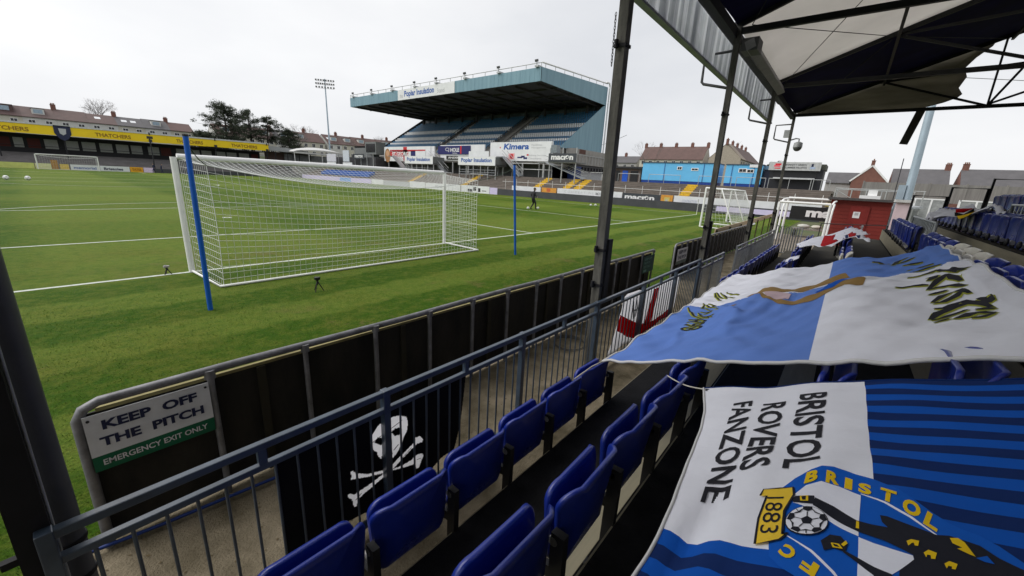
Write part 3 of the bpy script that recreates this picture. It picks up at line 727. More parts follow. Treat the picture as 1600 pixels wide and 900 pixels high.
# black frames closing the far end of the stand
t = thing("end_barrier", "stepped black tube frames closing the far end of the seating", "barrier", (11.5, -12.6, 1.2))
for k in range(6):
    y = -12.6-.75*k; z = 2.54+.27*k; mb = MB()
    mb.tube([(11.5, y, z-1.1), (11.5, y, z), (11.5, y-.7, z), (11.5, y-.7, z-1.1)], .032, black_paint, 8); part("frame", mb, t)
# ================================================================ flags and banners
def cut2d(polys, du, dv):
    """split flat polygons along a grid so that they can follow a folded cloth"""
    bm = bmesh.new()
    for vs, fs in polys:
        bv = [bm.verts.new((a, c, 0)) for a, c in vs]
        for f in fs:
            try: bm.faces.new([bv[i] for i in f])
            except ValueError: pass
    bmesh.ops.triangulate(bm, faces=bm.faces[:])
    if not bm.verts: bm.free(); return [], []
    us = [v.co.x for v in bm.verts]; vv = [v.co.y for v in bm.verts]
    for lo, hi, d, nrm, ax in ((min(us), max(us), du, (1, 0, 0), 0), (min(vv), max(vv), dv, (0, 1, 0), 1)):
        q = math.ceil(lo/d)*d
        while q < hi:
            p = [0, 0, 0]; p[ax] = q
            bmesh.ops.bisect_plane(bm, geom=bm.verts[:]+bm.edges[:]+bm.faces[:], dist=1e-6, plane_co=p, plane_no=nrm); q += d
    bm.verts.index_update()
    r = [(v.co.x, v.co.y) for v in bm.verts], [tuple(v.index for v in f.verts) for f in bm.faces]
    bm.free(); return r
def ink(mb, polys, S, lift, m, du=.04, dv=.04):
    """print flat artwork on the surface S(u, v, lift)"""
    vs, fs = cut2d(polys, du, dv)
    P = [Vector(S(a, c, lift)) for a, c in vs]; out = []
    for f in fs:
        out.append(f)
    mb.add(P, out, m, True)
def pg(pts): return (pts, [tuple(range(len(pts)))])
def txt(body, o, U, V, bold=.02, shear=0):
    vs, fs, _ = text2d(body, bold, shear)
    return ([(o[0]+a*U[0]+c*V[0], o[1]+a*U[1]+c*V[1]) for a, c in vs], fs)
def ribbon(pts, w_):
    """a brush stroke of width w_ tapering at its ends"""
    P = [Vector(p) for p in pts]; Lf = []; Rt = []
    for i, p in enumerate(P):
        d = (P[min(i+1, len(P)-1)]-P[max(i-1, 0)]).normalized(); n = Vector((-d.y, d.x)); k = w_*(.5 if 0 < i < len(P)-1 else .22)
        Lf.append(tuple(p+n*k)); Rt.append(tuple(p-n*k))
    n = len(P); return (Lf+Rt, [(i, i+1, n+i+1, n+i) for i in range(n-1)])
def circle(c, a, b_, n=24): return [(c[0]+a[0]*cos(2*pi*k/n)+b_[0]*sin(2*pi*k/n), c[1]+a[1]*cos(2*pi*k/n)+b_[1]*sin(2*pi*k/n)) for k in range(n)]
def cloth(name, col, tr=.22, var=.05): return M(name, col, .8, var=var, scale=2.0, transl=tr, spec=.12, bump=.35, bscale=16, bdist=.012)
f_white = cloth("flag_white", (.76, .775, .86)); f_black = cloth("flag_black", (.010, .010, .011), .05, .3)
f_blue = cloth("flag_sky_blue", C(98, 132, 206)); f_royal = cloth("flag_royal", C(14, 82, 178)); f_navy = cloth("flag_navy", C(17, 42, 96))
f_ring = cloth("flag_crest_blue", C(18, 88, 185)); f_yellow = cloth("flag_yellow", C(226, 190, 60)); f_ink = cloth("flag_print_black", C(38, 38, 44), .1)
f_gold = cloth("flag_gold", C(222, 186, 30)); f_red = cloth("flag_red", C(170, 10, 22)); f_tan = cloth("flag_tan", C(134, 108, 66), .1); f_pink = cloth("flag_pink", C(190, 168, 175))
h_white = M("hung_white", (.84, .84, .86), .8, var=.04, transl=.85, spec=.1); h_red = M("hung_red", C(205, 20, 34), .8, var=.1, transl=.8, spec=.1); h_black = M("hung_black", (.010, .010, .011), .8, var=.3, transl=.05, spec=.1)
f_hem = cloth("flag_hem", (.62, .62, .63)); f_pir = cloth("crest_black", (.012, .013, .02), .03); f_lime = cloth("flag_lime", C(150, 155, 60), .1)
PL = lambda y: .87+.4375*(-9.7-y)
# artwork outlines, in metres on the cloth
ring = [(-4.488, -11.119), (-4.434, -11.144), (-4.386, -11.178), (-4.364, -11.202), (-4.359, -11.231), (-4.365, -11.261), (-4.392, -11.315), (-4.438, -11.363), (-4.498, -11.404), (-4.547, -11.44), (-4.563, -11.457), (-4.575, -11.481), (-4.601, -11.505), (-4.639, -11.53), (-4.682, -11.534), (-4.712, -11.528), (-4.79, -11.473), (-4.835, -11.406), (-4.858, -11.302), (-4.87, -11.231), (-4.842, -11.186), (-4.818, -11.146), (-4.791, -11.123), (-4.714, -11.114)]
q_white = [(-4.535, -11.147), (-4.476, -11.172), (-4.447, -11.205), (-4.455, -11.245), (-4.491, -11.289), (-4.654, -11.285), (-4.632, -11.253), (-4.608, -11.222), (-4.587, -11.19), (-4.573, -11.15)]
q_white2 = [(-4.657, -11.285), (-4.673, -11.311), (-4.684, -11.34), (-4.693, -11.371), (-4.705, -11.372), (-4.744, -11.348), (-4.763, -11.335), (-4.824, -11.329), (-4.847, -11.281)]
leg1 = [(-4.539, -11.195), (-4.557, -11.236), (-4.577, -11.262), (-4.593, -11.282), (-4.601, -11.309), (-4.606, -11.336), (-4.587, -11.327), (-4.562, -11.324), (-4.563, -11.337), (-4.587, -11.375), (-4.61, -11.413), (-4.604, -11.433), (-4.617, -11.475), (-4.645, -11.497), (-4.674, -11.535), (-4.734, -11.523), (-4.794, -11.394), (-4.78, -11.346), (-4.746, -11.348), (-4.705, -11.372), (-4.693, -11.371), (-4.676, -11.349), (-4.658, -11.325), (-4.637, -11.285), (-4.614, -11.252), (-4.583, -11.211), (-4.572, -11.192)]
leg2 = [(-4.717, -11.254), (-4.73, -11.276), (-4.75, -11.309), (-4.761, -11.336), (-4.819, -11.34), (-4.83, -11.318), (-4.775, -11.308), (-4.752, -11.284), (-4.728, -11.258)]
shoe1 = [(-4.556, -11.144), (-4.541, -11.153), (-4.531, -11.192), (-4.567, -11.197), (-4.572, -11.167), (-4.573, -11.15)]
shoe2 = [(-4.701, -11.216), (-4.668, -11.233), (-4.667, -11.253), (-4.696, -11.265), (-4.725, -11.261), (-4.72, -11.24), (-4.736, -11.223)]
buckle1 = [(-4.543, -11.163), (-4.538, -11.177), (-4.56, -11.178), (-4.563, -11.166)]
buckle2 = [(-4.704, -11.236), (-4.704, -11.248), (-4.716, -11.254), (-4.717, -11.24)]
scroll = [(-4.515, -11.075), (-4.497, -11.113), (-4.489, -11.143), (-4.535, -11.148), (-4.615, -11.134), (-4.704, -11.14), (-4.695, -11.151), (-4.726, -11.137), (-4.742, -11.114), (-4.755, -11.089), (-4.657, -11.082), (-4.548, -11.087), (-4.553, -11.071)]
strap = [(-4.596, -11.281), (-4.599, -11.286), (-4.626, -11.286), (-4.625, -11.28)]
strap2 = [(-4.702, -11.253), (-4.683, -11.262), (-4.694, -11.265), (-4.708, -11.258)]
hook = [(-4.614, -11.432), (-4.608, -11.445), (-4.619, -11.453), (-4.659, -11.463), (-4.656, -11.455), (-4.646, -11.439), (-4.639, -11.447), (-4.631, -11.434)]
tri = [(-4.663, -11.463), (-4.648, -11.48), (-4.669, -11.487), (-4.669, -11.474)]
n1 = [(-4.652, -11.363), (-4.643, -11.371), (-4.645, -11.383), (-4.663, -11.38), (-4.663, -11.375), (-4.654, -11.374), (-4.656, -11.371), (-4.667, -11.365)]
n2 = [(-4.681, -11.387), (-4.669, -11.395), (-4.674, -11.407), (-4.694, -11.403), (-4.695, -11.397), (-4.685, -11.397), (-4.685, -11.392), (-4.694, -11.39)]
n3 = [(-4.702, -11.415), (-4.691, -11.423), (-4.695, -11.434), (-4.713, -11.429), (-4.713, -11.424), (-4.706, -11.425), (-4.706, -11.42), (-4.715, -11.417)]
line1 = [(-4.483, -11.289), (-4.51, -11.335), (-4.551, -11.378), (-4.608, -11.413)]
line2 = [(-4.705, -11.151), (-4.746, -11.199), (-4.796, -11.242), (-4.833, -11.263)]
hl = [(-4.695, -11.133), (-4.626, -11.103)]
ring_letters = [('B', (-4.468, -11.166), (0.02, -0.028), (0.063, -0.003)), ('R', (-4.447, -11.214), (-0.003, -0.031), (0.061, 0.0)), ('I', (-4.459, -11.256), (-0.008, -0.016), (0.06, -0.002)), ('S', (-4.474, -11.284), (-0.015, -0.025), (0.057, -0.002)), ('T', (-4.496, -11.324), (-0.017, -0.029), (0.056, -0.005)), ('O', (-4.529, -11.362), (-0.026, -0.029), (0.056, -0.01)), ('L', (-4.569, -11.396), (-0.028, -0.019), (0.055, -0.013)), ('F', (-4.789, -11.219), (0.02, 0.028), (-0.041, 0.009)), ('C', (-4.758, -11.177), (0.023, 0.025), (-0.04, 0.015))]
t1883 = ((-4.556, -11.089), (-0.155, -0.003), (0.008, -0.038))
ball = ((-4.653, -11.142), (0.03, -0.084), (0.068, -0.039))
tBRI = ((-3.698, -11.105), (-0.67, 0.001), (0.011, -0.095))
tROV = ((-3.795, -10.98), (-0.586, -0.011), (0.03, -0.083))
tFAN = ((-3.795, -10.856), (-0.796, -0.073), (0.057, -0.078))
cross_flag = [(6.776, -10.289), (7.55, -10.546), (7.938, -10.813), (8.104, -11.087), (8.201, -11.337), (6.681, -11.476), (4.95, -11.575), (5.123, -11.451), (3.781, -11.542), (3.238, -11.527), (4.655, -11.353), (4.725, -11.206), (4.146, -11.029), (4.54, -10.905), (5.131, -10.718), (4.979, -10.492)]
cross_red = [(5.029, -10.827), (7.842, -10.79), (7.497, -11.023), (5.788, -11.012), (5.088, -11.106), (4.575, -11.029), (4.476, -10.907)]
jack_red = [(5.983, -11.23), (6.364, -11.314), (5.469, -11.369), (4.851, -11.346), (4.938, -11.271)]
jack_blue = [(5.289, -11.368), (4.861, -11.428), (4.307, -11.403), (4.588, -11.371)]
jack_blue2 = [(5.84, -11.189), (6.065, -11.23), (5.045, -11.252), (4.954, -11.214)]
tail = [(3.853, -10.314), (4.963, -10.417), (4.947, -10.533), (3.932, -10.566), (3.416, -10.452)]
stripe_flag = [(5.428, -12.287), (6.495, -12.47), (6.917, -12.607), (6.705, -12.833), (5.929, -12.96), (5.163, -13.051), (4.318, -13.072), (3.595, -12.971), (4.318, -12.984), (4.801, -12.934), (4.859, -12.758), (4.995, -12.596), (5.057, -12.497), (5.231, -12.412), (4.121, -12.277), (5.17, -12.336)]
stripe_r = [(5.695, -12.701), (5.646, -12.812), (5.718, -12.93), (5.473, -12.928), (5.32, -12.795), (5.304, -12.687)]
stripe_k = [(5.309, -12.674), (5.265, -12.788), (5.436, -12.919), (5.242, -12.92), (4.988, -12.776), (4.969, -12.671)]
stripe_y = [(4.945, -12.662), (4.936, -12.769), (5.193, -12.9), (5.024, -12.906), (4.75, -12.768), (4.751, -12.681)]
tan1 = [(-0.532, -10.372), (-0.31, -10.457), (-0.056, -10.563), (-0.267, -10.829), (-0.216, -11.0), (-0.084, -11.13), (-0.117, -11.229), (-0.342, -11.279), (-0.465, -11.139), (-0.507, -11.013), (-0.549, -10.884), (-0.537, -10.746), (-0.398, -10.604), (-0.486, -10.521)]
tan2 = [(-0.584, -10.506), (-0.54, -10.547), (-0.823, -10.654), (-1.03, -10.793), (-1.019, -10.918), (-0.928, -11.033), (-0.714, -11.145), (-0.542, -11.232), (-0.599, -11.362), (-0.691, -11.381), (-0.984, -11.355), (-0.793, -11.233), (-0.936, -11.164), (-1.098, -11.098), (-1.25, -10.992), (-1.256, -10.815), (-1.005, -10.659)]
pink = [(-0.455, -10.539), (-0.423, -10.625), (-0.694, -10.828), (-0.956, -10.826), (-0.97, -10.755), (-0.765, -10.621)]
bluebit = [(-0.444, -11.162), (-0.426, -11.216), (-0.584, -11.261), (-0.625, -11.218), (-0.776, -11.146), (-0.91, -11.047), (-0.885, -11.025), (-0.698, -11.084)]
mark = [(-1.139, -10.313), (-0.87, -10.314), (-0.922, -10.371), (-1.085, -10.373), (-1.202, -10.34)]
strokes = [[(-0.668, -11.667), (-0.688, -11.728), (-0.635, -11.794), (-0.607, -11.85)], [(-1.154, -11.558), (-1.206, -11.627), (-1.268, -11.692), (-1.278, -11.731)], [(-0.868, -11.764), (-0.952, -11.792), (-1.068, -11.773), (-1.153, -11.737)], [(-1.415, -11.718), (-1.387, -11.766), (-1.413, -11.807), (-1.431, -11.842), (-1.584, -11.869)], [(-1.415, -11.718), (-1.143, -11.799), (-0.985, -11.857)], [(-1.649, -11.701), (-1.58, -11.757), (-1.544, -11.795)], [(-1.871, -11.696), (-1.717, -11.76), (-1.669, -11.829), (-1.831, -11.857)], [(-1.895, -11.697), (-1.914, -11.737), (-1.851, -11.789), (-1.749, -11.83)], [(-2.049, -11.684), (-2.063, -11.731), (-2.014, -11.769), (-1.973, -11.816), (-2.081, -11.857), (-2.247, -11.883)], [(-2.309, -11.646), (-2.173, -11.692), (-2.071, -11.761), (-2.036, -11.813), (-2.026, -11.845)], [(-2.328, -11.647), (-2.325, -11.69), (-2.27, -11.737), (-2.209, -11.799)], [(-2.205, -11.794), (-2.258, -11.768)], [(-2.438, -11.643), (-2.436, -11.673), (-2.408, -11.705)], [(-2.468, -11.716), (-2.428, -11.754), (-2.353, -11.793), (-2.349, -11.83), (-2.434, -11.861)], [(-2.476, -11.773), (-2.486, -11.809), (-2.44, -11.856)], [(-2.249, -11.822), (-2.258, -11.853), (-2.301, -11.888)], [(-1.967, -11.874), (-2.01, -11.892), (-2.143, -11.898)], [(-0.607, -11.85), (-0.756, -11.884), (-1.094, -11.923)], [(-0.802, -11.864), (-0.916, -11.906), (-1.01, -11.96)], [(-0.985, -11.857), (-1.179, -11.867), (-1.364, -11.881)], [(0.319, -11.646), (0.381, -11.727), (0.462, -11.799)], [(0.034, -11.684), (0.122, -11.762), (0.133, -11.834)], [(-0.228, -11.7), (-0.156, -11.791), (-0.172, -11.872)], [(-0.368, -11.723), (-0.34, -11.807), (-0.404, -11.887)], [(0.251, -11.622), (0.497, -11.676), (0.674, -11.767)], [(0.683, -11.478), (0.401, -11.551), (0.449, -11.614)]]
strokes2 = [[(0.303, -9.886), (0.018, -9.973), (-0.241, -10.085)], [(0.337, -9.891), (0.013, -10.032), (-0.198, -10.142)], [(0.297, -9.961), (-0.018, -10.107), (-0.227, -10.234)], [(0.355, -10.029), (0.089, -10.143), (-0.05, -10.246)], [(-0.328, -9.9), (-0.612, -10.034), (-0.671, -10.132)], [(-0.468, -9.945), (-0.68, -9.974), (-0.846, -10.098)], [(-0.663, -10.056), (-0.531, -10.081), (-0.356, -9.964)], [(-0.961, -10.001), (-1.124, -10.073), (-1.085, -10.123), (-0.902, -10.131), (-1.025, -10.212)], [(-1.085, -10.022), (-1.245, -10.132), (-1.35, -10.227)], [(-0.913, -10.01), (-0.942, -10.079), (-1.026, -10.149)], [(-0.69, -9.81), (-1.036, -9.958), (-1.289, -10.103)], [(-1.351, -10.176), (-1.233, -10.215)]]
t1998 = ((-1.487, -10.203), (-0.426, 0.061), (-0.014, -0.053))
t1998b = ((-1.334, -10.052), (-0.506, -0.065), (-0.185, -0.217))
big_edge = [(-2.837, -9.744), (-2.828, -10.042), (-2.884, -10.519), (-2.875, -11.145), (-3.073, -11.444), (-3.242, -11.798)]
big_edge_l = [(-2.837, -9.744), (-2.521, -9.777), (-2.117, -9.767), (-0.881, -9.681), (-0.177, -9.709), (0.521, -9.697), (1.867, -9.672), (2.263, -9.811)]
big_edge_t = [(2.263, -9.811), (2.002, -10.291), (1.427, -10.992), (1.207, -11.586), (0.862, -12.12), (-0.033, -12.048), (-0.802, -12.081), (-1.481, -12.136)]
big_q = [(-0.579, -9.962), (-0.553, -10.545), (-0.32, -10.978), (-0.707, -11.145), (-0.616, -11.398), (-0.777, -11.659), (-1.106, -11.908), (-1.572, -12.119), (-2.875, -11.145), (-2.165, -11.091), (-1.558, -11.083), (-0.28, -11.046), (1.427, -10.992)]
skull = [(-4.672, 0.675), (-4.655, 0.728), (-4.614, 0.77), (-4.531, 0.79), (-4.445, 0.77), (-4.386, 0.731), (-4.371, 0.674), (-4.385, 0.612), (-4.417, 0.578), (-4.432, 0.546), (-4.47, 0.496), (-4.51, 0.463), (-4.529, 0.486), (-4.534, 0.548), (-4.583, 0.575), (-4.597, 0.506), (-4.62, 0.531), (-4.627, 0.575), (-4.649, 0.597), (-4.665, 0.64)]
eye1 = [(-4.515, 0.674), (-4.483, 0.685), (-4.444, 0.675), (-4.429, 0.648), (-4.446, 0.619), (-4.489, 0.63)]
eye2 = [(-4.644, 0.659), (-4.618, 0.686), (-4.574, 0.655), (-4.553, 0.606), (-4.599, 0.615)]
nose = [(-4.532, 0.619), (-4.513, 0.619), (-4.51, 0.578), (-4.529, 0.585)]
band_ = [(-4.66, .67), (-4.424, .725)]
bone1 = [(-4.813, 0.525), (-4.796, 0.523), (-4.781, 0.498), (-4.701, 0.445), (-4.593, 0.405), (-4.527, 0.378), (-4.353, 0.351), (-4.292, 0.358), (-4.247, 0.343), (-4.234, 0.316), (-4.257, 0.279), (-4.28, 0.234), (-4.307, 0.244), (-4.322, 0.294), (-4.438, 0.343), (-4.594, 0.382), (-4.737, 0.436), (-4.787, 0.453), (-4.812, 0.46), (-4.807, 0.488)]
bone2 = [(-4.836, 0.353), (-4.823, 0.357), (-4.794, 0.331), (-4.741, 0.346), (-4.595, 0.37), (-4.455, 0.448), (-4.318, 0.478), (-4.311, 0.512), (-4.263, 0.503), (-4.237, 0.462), (-4.241, 0.441), (-4.29, 0.45), (-4.436, 0.42), (-4.557, 0.351), (-4.726, 0.307), (-4.771, 0.279), (-4.783, 0.233), (-4.8, 0.23), (-4.812, 0.307), (-4.832, 0.323)]
eng_outline = [(-0.783, 0.881), (-0.67, 0.924), (-0.258, 0.905), (0.063, 0.836), (0.341, 0.83), (1.68, 0.81), (1.708, 0.608), (1.72, 0.281), (1.5, 0.12), (0.383, 0.10), (0.079, 0.063), (-0.603, 0.10), (-1.135, 0.10), (-1.11, 0.175), (-1.01, 0.316), (-0.941, 0.43), (-0.862, 0.58), (-0.792, 0.696)]
eng_h = [(-0.819, 0.645), (-0.337, 0.43), (0.108, 0.279), (0.445, 0.245), (0.996, 0.216), (1.29, 0.295), (1.36, 0.365), (1.515, 0.333), (1.548, 0.187), (1.365, 0.129), (0.971, 0.126), (0.489, 0.131), (0.187, 0.09), (-0.243, 0.134), (-0.504, 0.229), (-0.664, 0.324), (-0.90, 0.43), (-0.86, 0.556)]
eng_v = [(0.346, 0.81), (0.573, 0.80), (0.55, 0.636), (0.446, 0.391), (0.419, 0.26), (0.288, 0.21), (0.20, 0.22), (0.196, 0.252), (0.238, 0.504), (0.303, 0.62)]
# ---- striped club banner nearest the camera
def fz(x, y):
    fr = ((-9.7-y)/.8) % 1.0
    z = PL(y)+.010-.016*sin(pi*fr)**2
    q_ = 1 if y > -11.3 else max(.25, 1-(-11.3-y)*3)
    z += (.006*sin(9*x+3.0*y)+.004*sin(21*y-6*x)+.003*sin(31*x+17*y))*q_
    z += .020*math.exp(-((y+11.21+.12*(x+4.3))/.05)**2)*math.exp(-((x+4.36)/.22)**2)          # knuckle over a seat corner
    z -= .030*math.exp(-((y+10.96+.10*(x+4.6))/.035)**2)*min(1, max(0, (-4.15-x)/.5))         # crease running down from the lettering
    z += .014*math.exp(-((y+11.03+.10*(x+4.6))/.04)**2)*min(1, max(0, (-4.15-x)/.5))
    z -= .05*max(0, (y+10.84))*4*min(1, max(0, (-3.7-x)*3))
    return z
FS = lambda x, y, l: (x, y, fz(x, y)+l)
LE = [(-3.49, -10.665), (-3.59, -10.69), (-3.86, -10.76), (-4.04, -10.79), (-4.36, -10.82), (-4.63, -10.85), (-4.78, -10.86), (-4.89, -10.86), (-5.2, -10.84), (-5.7, -10.80)]
def left_edge(x):
    for (xa, ya), (xb, yb) in zip(LE, LE[1:]):
        if xb <= x <= xa: return ya+(yb-ya)*(xa-x)/(xa-xb)
    return LE[-1][1] if x < LE[-1][0] else LE[0][1]
X0, X1, YW = -3.54, -5.5, -11.318
def stripe(x): return f_navy if ((-3.545-x)/.1165) % 1 < .5 else f_royal
mb = MB(); NX = 168
xs = [X0-.1165/10*k for k in range(NX+1)]
def patch(ya, yb, nv, mf):
    o = len(mb.v)
    for x in xs:
        a = ya(x); c = yb(x)
        for j in range(nv+1): y = a+(c-a)*j/nv; mb.v.append((x, y, fz(x, y)-(.0 if X0-x > .02 else 0)))
    for i in range(NX):
        for j in range(nv):
            p = o+i*(nv+1)+j; q = p+nv+1; mb.f.append([p, q, q+1, p+1]); mb.sm.append(True); mb.mi.append(mb.mat(mf((xs[i]+xs[i+1])/2)))
XB = -4.83
patch(left_edge, lambda x: YW, 18, lambda x: f_white if x > XB+.07 else stripe(x))
patch(lambda x: YW, lambda x: -13.1, 48, stripe)
# white block continues behind the crest, lower edge sloping with the cloth
ink(mb, [txt("BRISTOL", (-3.695, -11.105), (-.672, 0), (.008, -.092), .022)], FS, .003, f_ink)
ink(mb, [txt("ROVERS", (-3.79, -10.982), (-.588, -.006), (.022, -.082), .022)], FS, .003, f_ink)
ink(mb, [txt("FANZONE", (-3.79, -10.865), (-.80, -.056), (.045, -.072), .02)], FS, .003, f_ink)
ink(mb, [pg(ring)], FS, .0030, f_ring); ink(mb, [pg(q_white), pg(q_white2)], FS, .0045, f_white)
ink(mb, [ribbon(line1, .007), ribbon(line2, .007)], FS, .0045, f_white)
ink(mb, [pg(leg1), pg(leg2), pg(shoe1), pg(shoe2)], FS, .0060, f_pir, .02, .02)
ink(mb, [ribbon(buckle1+buckle1[:1], .006), ribbon(buckle2+buckle2[:1], .006), pg(strap), pg(strap2), pg(hook), pg(n1), pg(n2), pg(n3)], FS, .0075, f_gold, .03, .03)
ink(mb, [pg(tri)], FS, .0075, f_ring)
ink(mb, [txt(c, o, U, V, .05) for c, o, U, V in ring_letters], FS, .0045, f_gold, .03, .03)
ink(mb, [pg(scroll)], FS, .0060, f_yellow); ink(mb, [ribbon(scroll+scroll[:1], .005)], FS, .0075, f_pir)
ink(mb, [txt("1883", t1883[0], t1883[1], t1883[2], .0)], FS, .0075, f_pir)
bc = (ball[0][0]+ball[1][0]/2, ball[0][1]+ball[1][1]/2); ba = (ball[1][0]/2, ball[1][1]/2); bu = (ball[2][0]-ball[1][0]/2, ball[2][1]-ball[1][1]/2)
bu = (bu[0]*.98, bu[1]*.98)
ink(mb, [pg(circle(bc, (ba[0]*1.05, ba[1]*1.05), (bu[0]*1.05, bu[1]*1.05)))], FS, .0075, f_pir, .02, .02); ink(mb, [pg(circle(bc, ba, bu))], FS, .0090, f_white, .02, .02)
sp = []; seams = []
BP = lambda r, t: (bc[0]+ba[0]*r*cos(t)+bu[0]*r*sin(t), bc[1]+ba[1]*r*cos(t)+bu[1]*r*sin(t))
sp.append(pg([BP(.30, .3+2*pi*k/5) for k in range(5)]))
for k in range(5):
    t = .3+2*pi*k/5; seams.append(ribbon([BP(.30, t), BP(.60, t)], .0045))
    sp.append(pg([BP(.62, t), BP(.80, t-.32), BP(.985, t-.22), BP(.985, t+.22), BP(.80, t+.32)]))
    seams.append(ribbon([BP(.80, t+.32), BP(.70, t+2*pi/10), BP(.80, t+2*pi/5-.32)], .0045)); seams.append(ribbon([BP(.70, t+2*pi/10), BP(.98, t+2*pi/10)], .0045)) if k % 2 else None
ink(mb, sp+seams, FS, .0105, f_pir, .02, .02)
fan = thing("banner", "striped blue club banner with a white BRISTOL ROVERS FANZONE corner, nearest the camera", "flag", (-4.4, -11.3, 1.5))
part("cloth", mb, fan)
mb = MB(); mb.tube([(x, left_edge(x), fz(x, left_edge(x))) for x in xs[::3]], .006, f_hem, 6); mb.tube([(X0, left_edge(X0)+(-13.1-left_edge(X0))*k/40, fz(X0, left_edge(X0)+(-13.1-left_edge(X0))*k/40)) for k in range(41)], .005, f_navy, 6); part("hem", mb, fan)
mb = MB(); c0 = Vector((-3.56, -10.69, fz(-3.56, -10.69))); c1 = Vector((-3.35, -10.42, 1.20)); mb.tube([c0.lerp(c1, k/8)-Vector((0, 0, .02*sin(pi*k/8))) for k in range(9)], .004, rope_mat, 6); part("cord", mb, fan)
mb = MB(); a = c0+Vector((-.02, -.02, .004)); mb.tube([a+Vector((.012*cos(2*pi*k/12), .012*sin(2*pi*k/12), .004)) for k in range(13)], .004, dark_steel, 6); part("eyelet", mb, fan)

# ---- large sky-blue and white quartered flag over the seats
A_, B_, C_, D_ = Vector((-2.86, -9.735)), Vector((2.26, -9.74)), Vector((.86, -12.02)), Vector((-3.42, -12.02))
def qmap(a, c):                      # a along the row, c up the stand
    p = A_.lerp(B_, a).lerp(D_.lerp(C_, a), c)
    p.x += (-.05*sin(pi*c)*(1-a)*1.0 + .0)
    return p
def qz(x, y):
    d = -9.7-y; fr = (d/.8) % 1.0; row = round(d/.8); dd = d-row*.8
    k_ = min(1, max(.12, (x+3.0)/.7))
    z = PL(y)+.018-.060*k_*sin(pi*fr)**2*(1 if y > -11.9 else .4)
    bump = .5+.5*cos(2*pi*(x+.117)/.5)
    z += k_*(.028*bump-.014)*math.exp(-(dd/.13)**2)
    z += .012*sin(3.1*x+2.2*y)*sin(2.0*y+.6)+.006*sin(11*x-13*y)*math.exp(-((fr-.3)/.3)**2)+.0045*sin(24*y+5*x)+.004*sin(15*x+30*y)
    z += .050*math.exp(-((y+10.42-.22*(x+1.6)-.05*sin(5*x))/.055)**2)*math.exp(-((x+1.45)/.8)**2)
    z += .022*math.exp(-((y+10.10-.05*(x+2)-.04*sin(6*x))/.04)**2)*math.exp(-((x+2.2)/.5)**2)
    w_ = math.exp(-((y+10.75)/.32)**2)*math.exp(-((x+1.3)/1.0)**2); z += .010*w_*sin(38*(y+.22*x)+3*sin(3*x))
    z += .006*math.exp(-((x+.3)/.7)**2)*sin(26*(x-.5*y)+2*sin(4*y))+.007*math.exp(-((y+11.75)/.3)**2)*sin(9*x+2*sin(7*y))   # ridge where the cloth hangs over a seat edge
    z -= .05*max(0, -9.78+.12-y if False else 0)
    if y > -9.80: z -= .02*(y+9.80)/.06*(.6+.6*sin(7*x))
    return z
QS = lambda x, y, l: (x, y, qz(x, y)+l)
mb = MB(); nu, nv = 210, 110
XS, YS = lambda y: -.52+.10*sin((y+9.7)*2.0), -11.1
# grid lines are bent so that a cloth seam falls on a mesh line
def q_pos(i, j):
    a = i/nu; c = j/nv; p = qmap(a, c); return p
o = len(mb.v)
pos = {}
for j in range(nv+1):
    for i in range(nu+1):
        p = q_pos(i, j); pos[i, j] = p
jy = min(range(nv+1), key=lambda j: abs(q_pos(0, j).y-YS))
for j in range(nv+1):
    ix = min(range(nu+1), key=lambda i: abs(pos[i, j].x-XS(pos[i, j].y)))
    sx = XS(pos[ix, j].y)
    for i in range(nu+1):
        p = pos[i, j]; k = max(0, 1-abs(i-ix)/6); mb.v.append((p.x+(sx-pos[ix, j].x)*k, p.y, 0)); 
    pos['ix', j] = ix
for n_ in range(len(mb.v)):
    x, y, _ = mb.v[n_]; mb.v[n_] = (x, y, qz(x, y))
for j in range(nv):
    for i in range(nu):
        a = o+j*(nu+1)+i; mb.f.append([a, a+nu+1, a+nu+2, a+1]); mb.sm.append(True)
        near = i < pos['ix', j]; low = j < jy
        mb.mi.append(mb.mat(f_blue if near == low else f_white))
ink(mb, [pg(tan1), pg(tan2)], QS, .004, f_tan); ink(mb, [pg(pink)], QS, .005, f_pink); ink(mb, [pg(bluebit)], QS, .006, f_royal); ink(mb, [pg(mark)], QS, .004, f_tan)
ink(mb, [ribbon([(p[0]-.02, p[1]) for p in s], .068) for s in strokes], QS, .004, f_lime, .05, .05); ink(mb, [ribbon(s, .05) for s in strokes], QS, .007, f_ink, .05, .05)
ink(mb, [ribbon([(p[0]-.012, p[1]) for p in s], .05) for s in strokes2], QS, .004, f_lime, .05, .05); ink(mb, [ribbon(s, .026) for s in strokes2], QS, .007, f_ink, .05, .05)
ink(mb, [txt("1998", (-1.32, -9.99), (-.50, -.05), (-.03, -.21), .05)], QS, .004, f_lime, .05, .05); ink(mb, [txt("1998", (-1.32, -9.99), (-.50, -.05), (-.03, -.21), .005)], QS, .007, f_ink, .05, .05)
qf = thing("banner", "large sky-blue and white quartered flag with painted lettering spread over the seats", "flag", (-.5, -11, 1.4))
part("cloth", mb, qf)
mb = MB()
for ed in ([q_pos(0, j) for j in range(0, nv+1, 2)], [q_pos(i, nv) for i in range(0, nu+1, 3)], [q_pos(i, 0) for i in range(0, nu+1, 2)]):
    mb.tube([(p.x, p.y, qz(p.x, p.y)) for p in ed], .012, f_hem, 6)
part("hem", mb, qf)
mb = MB(); e = Vector((-2.85, -9.74, qz(-2.85, -9.74))); mb.tube([e, e+Vector((-.18, .02, .0)), e+Vector((-.42, .04, -.03))], .006, rope_mat, 6); part("cord", mb, qf)

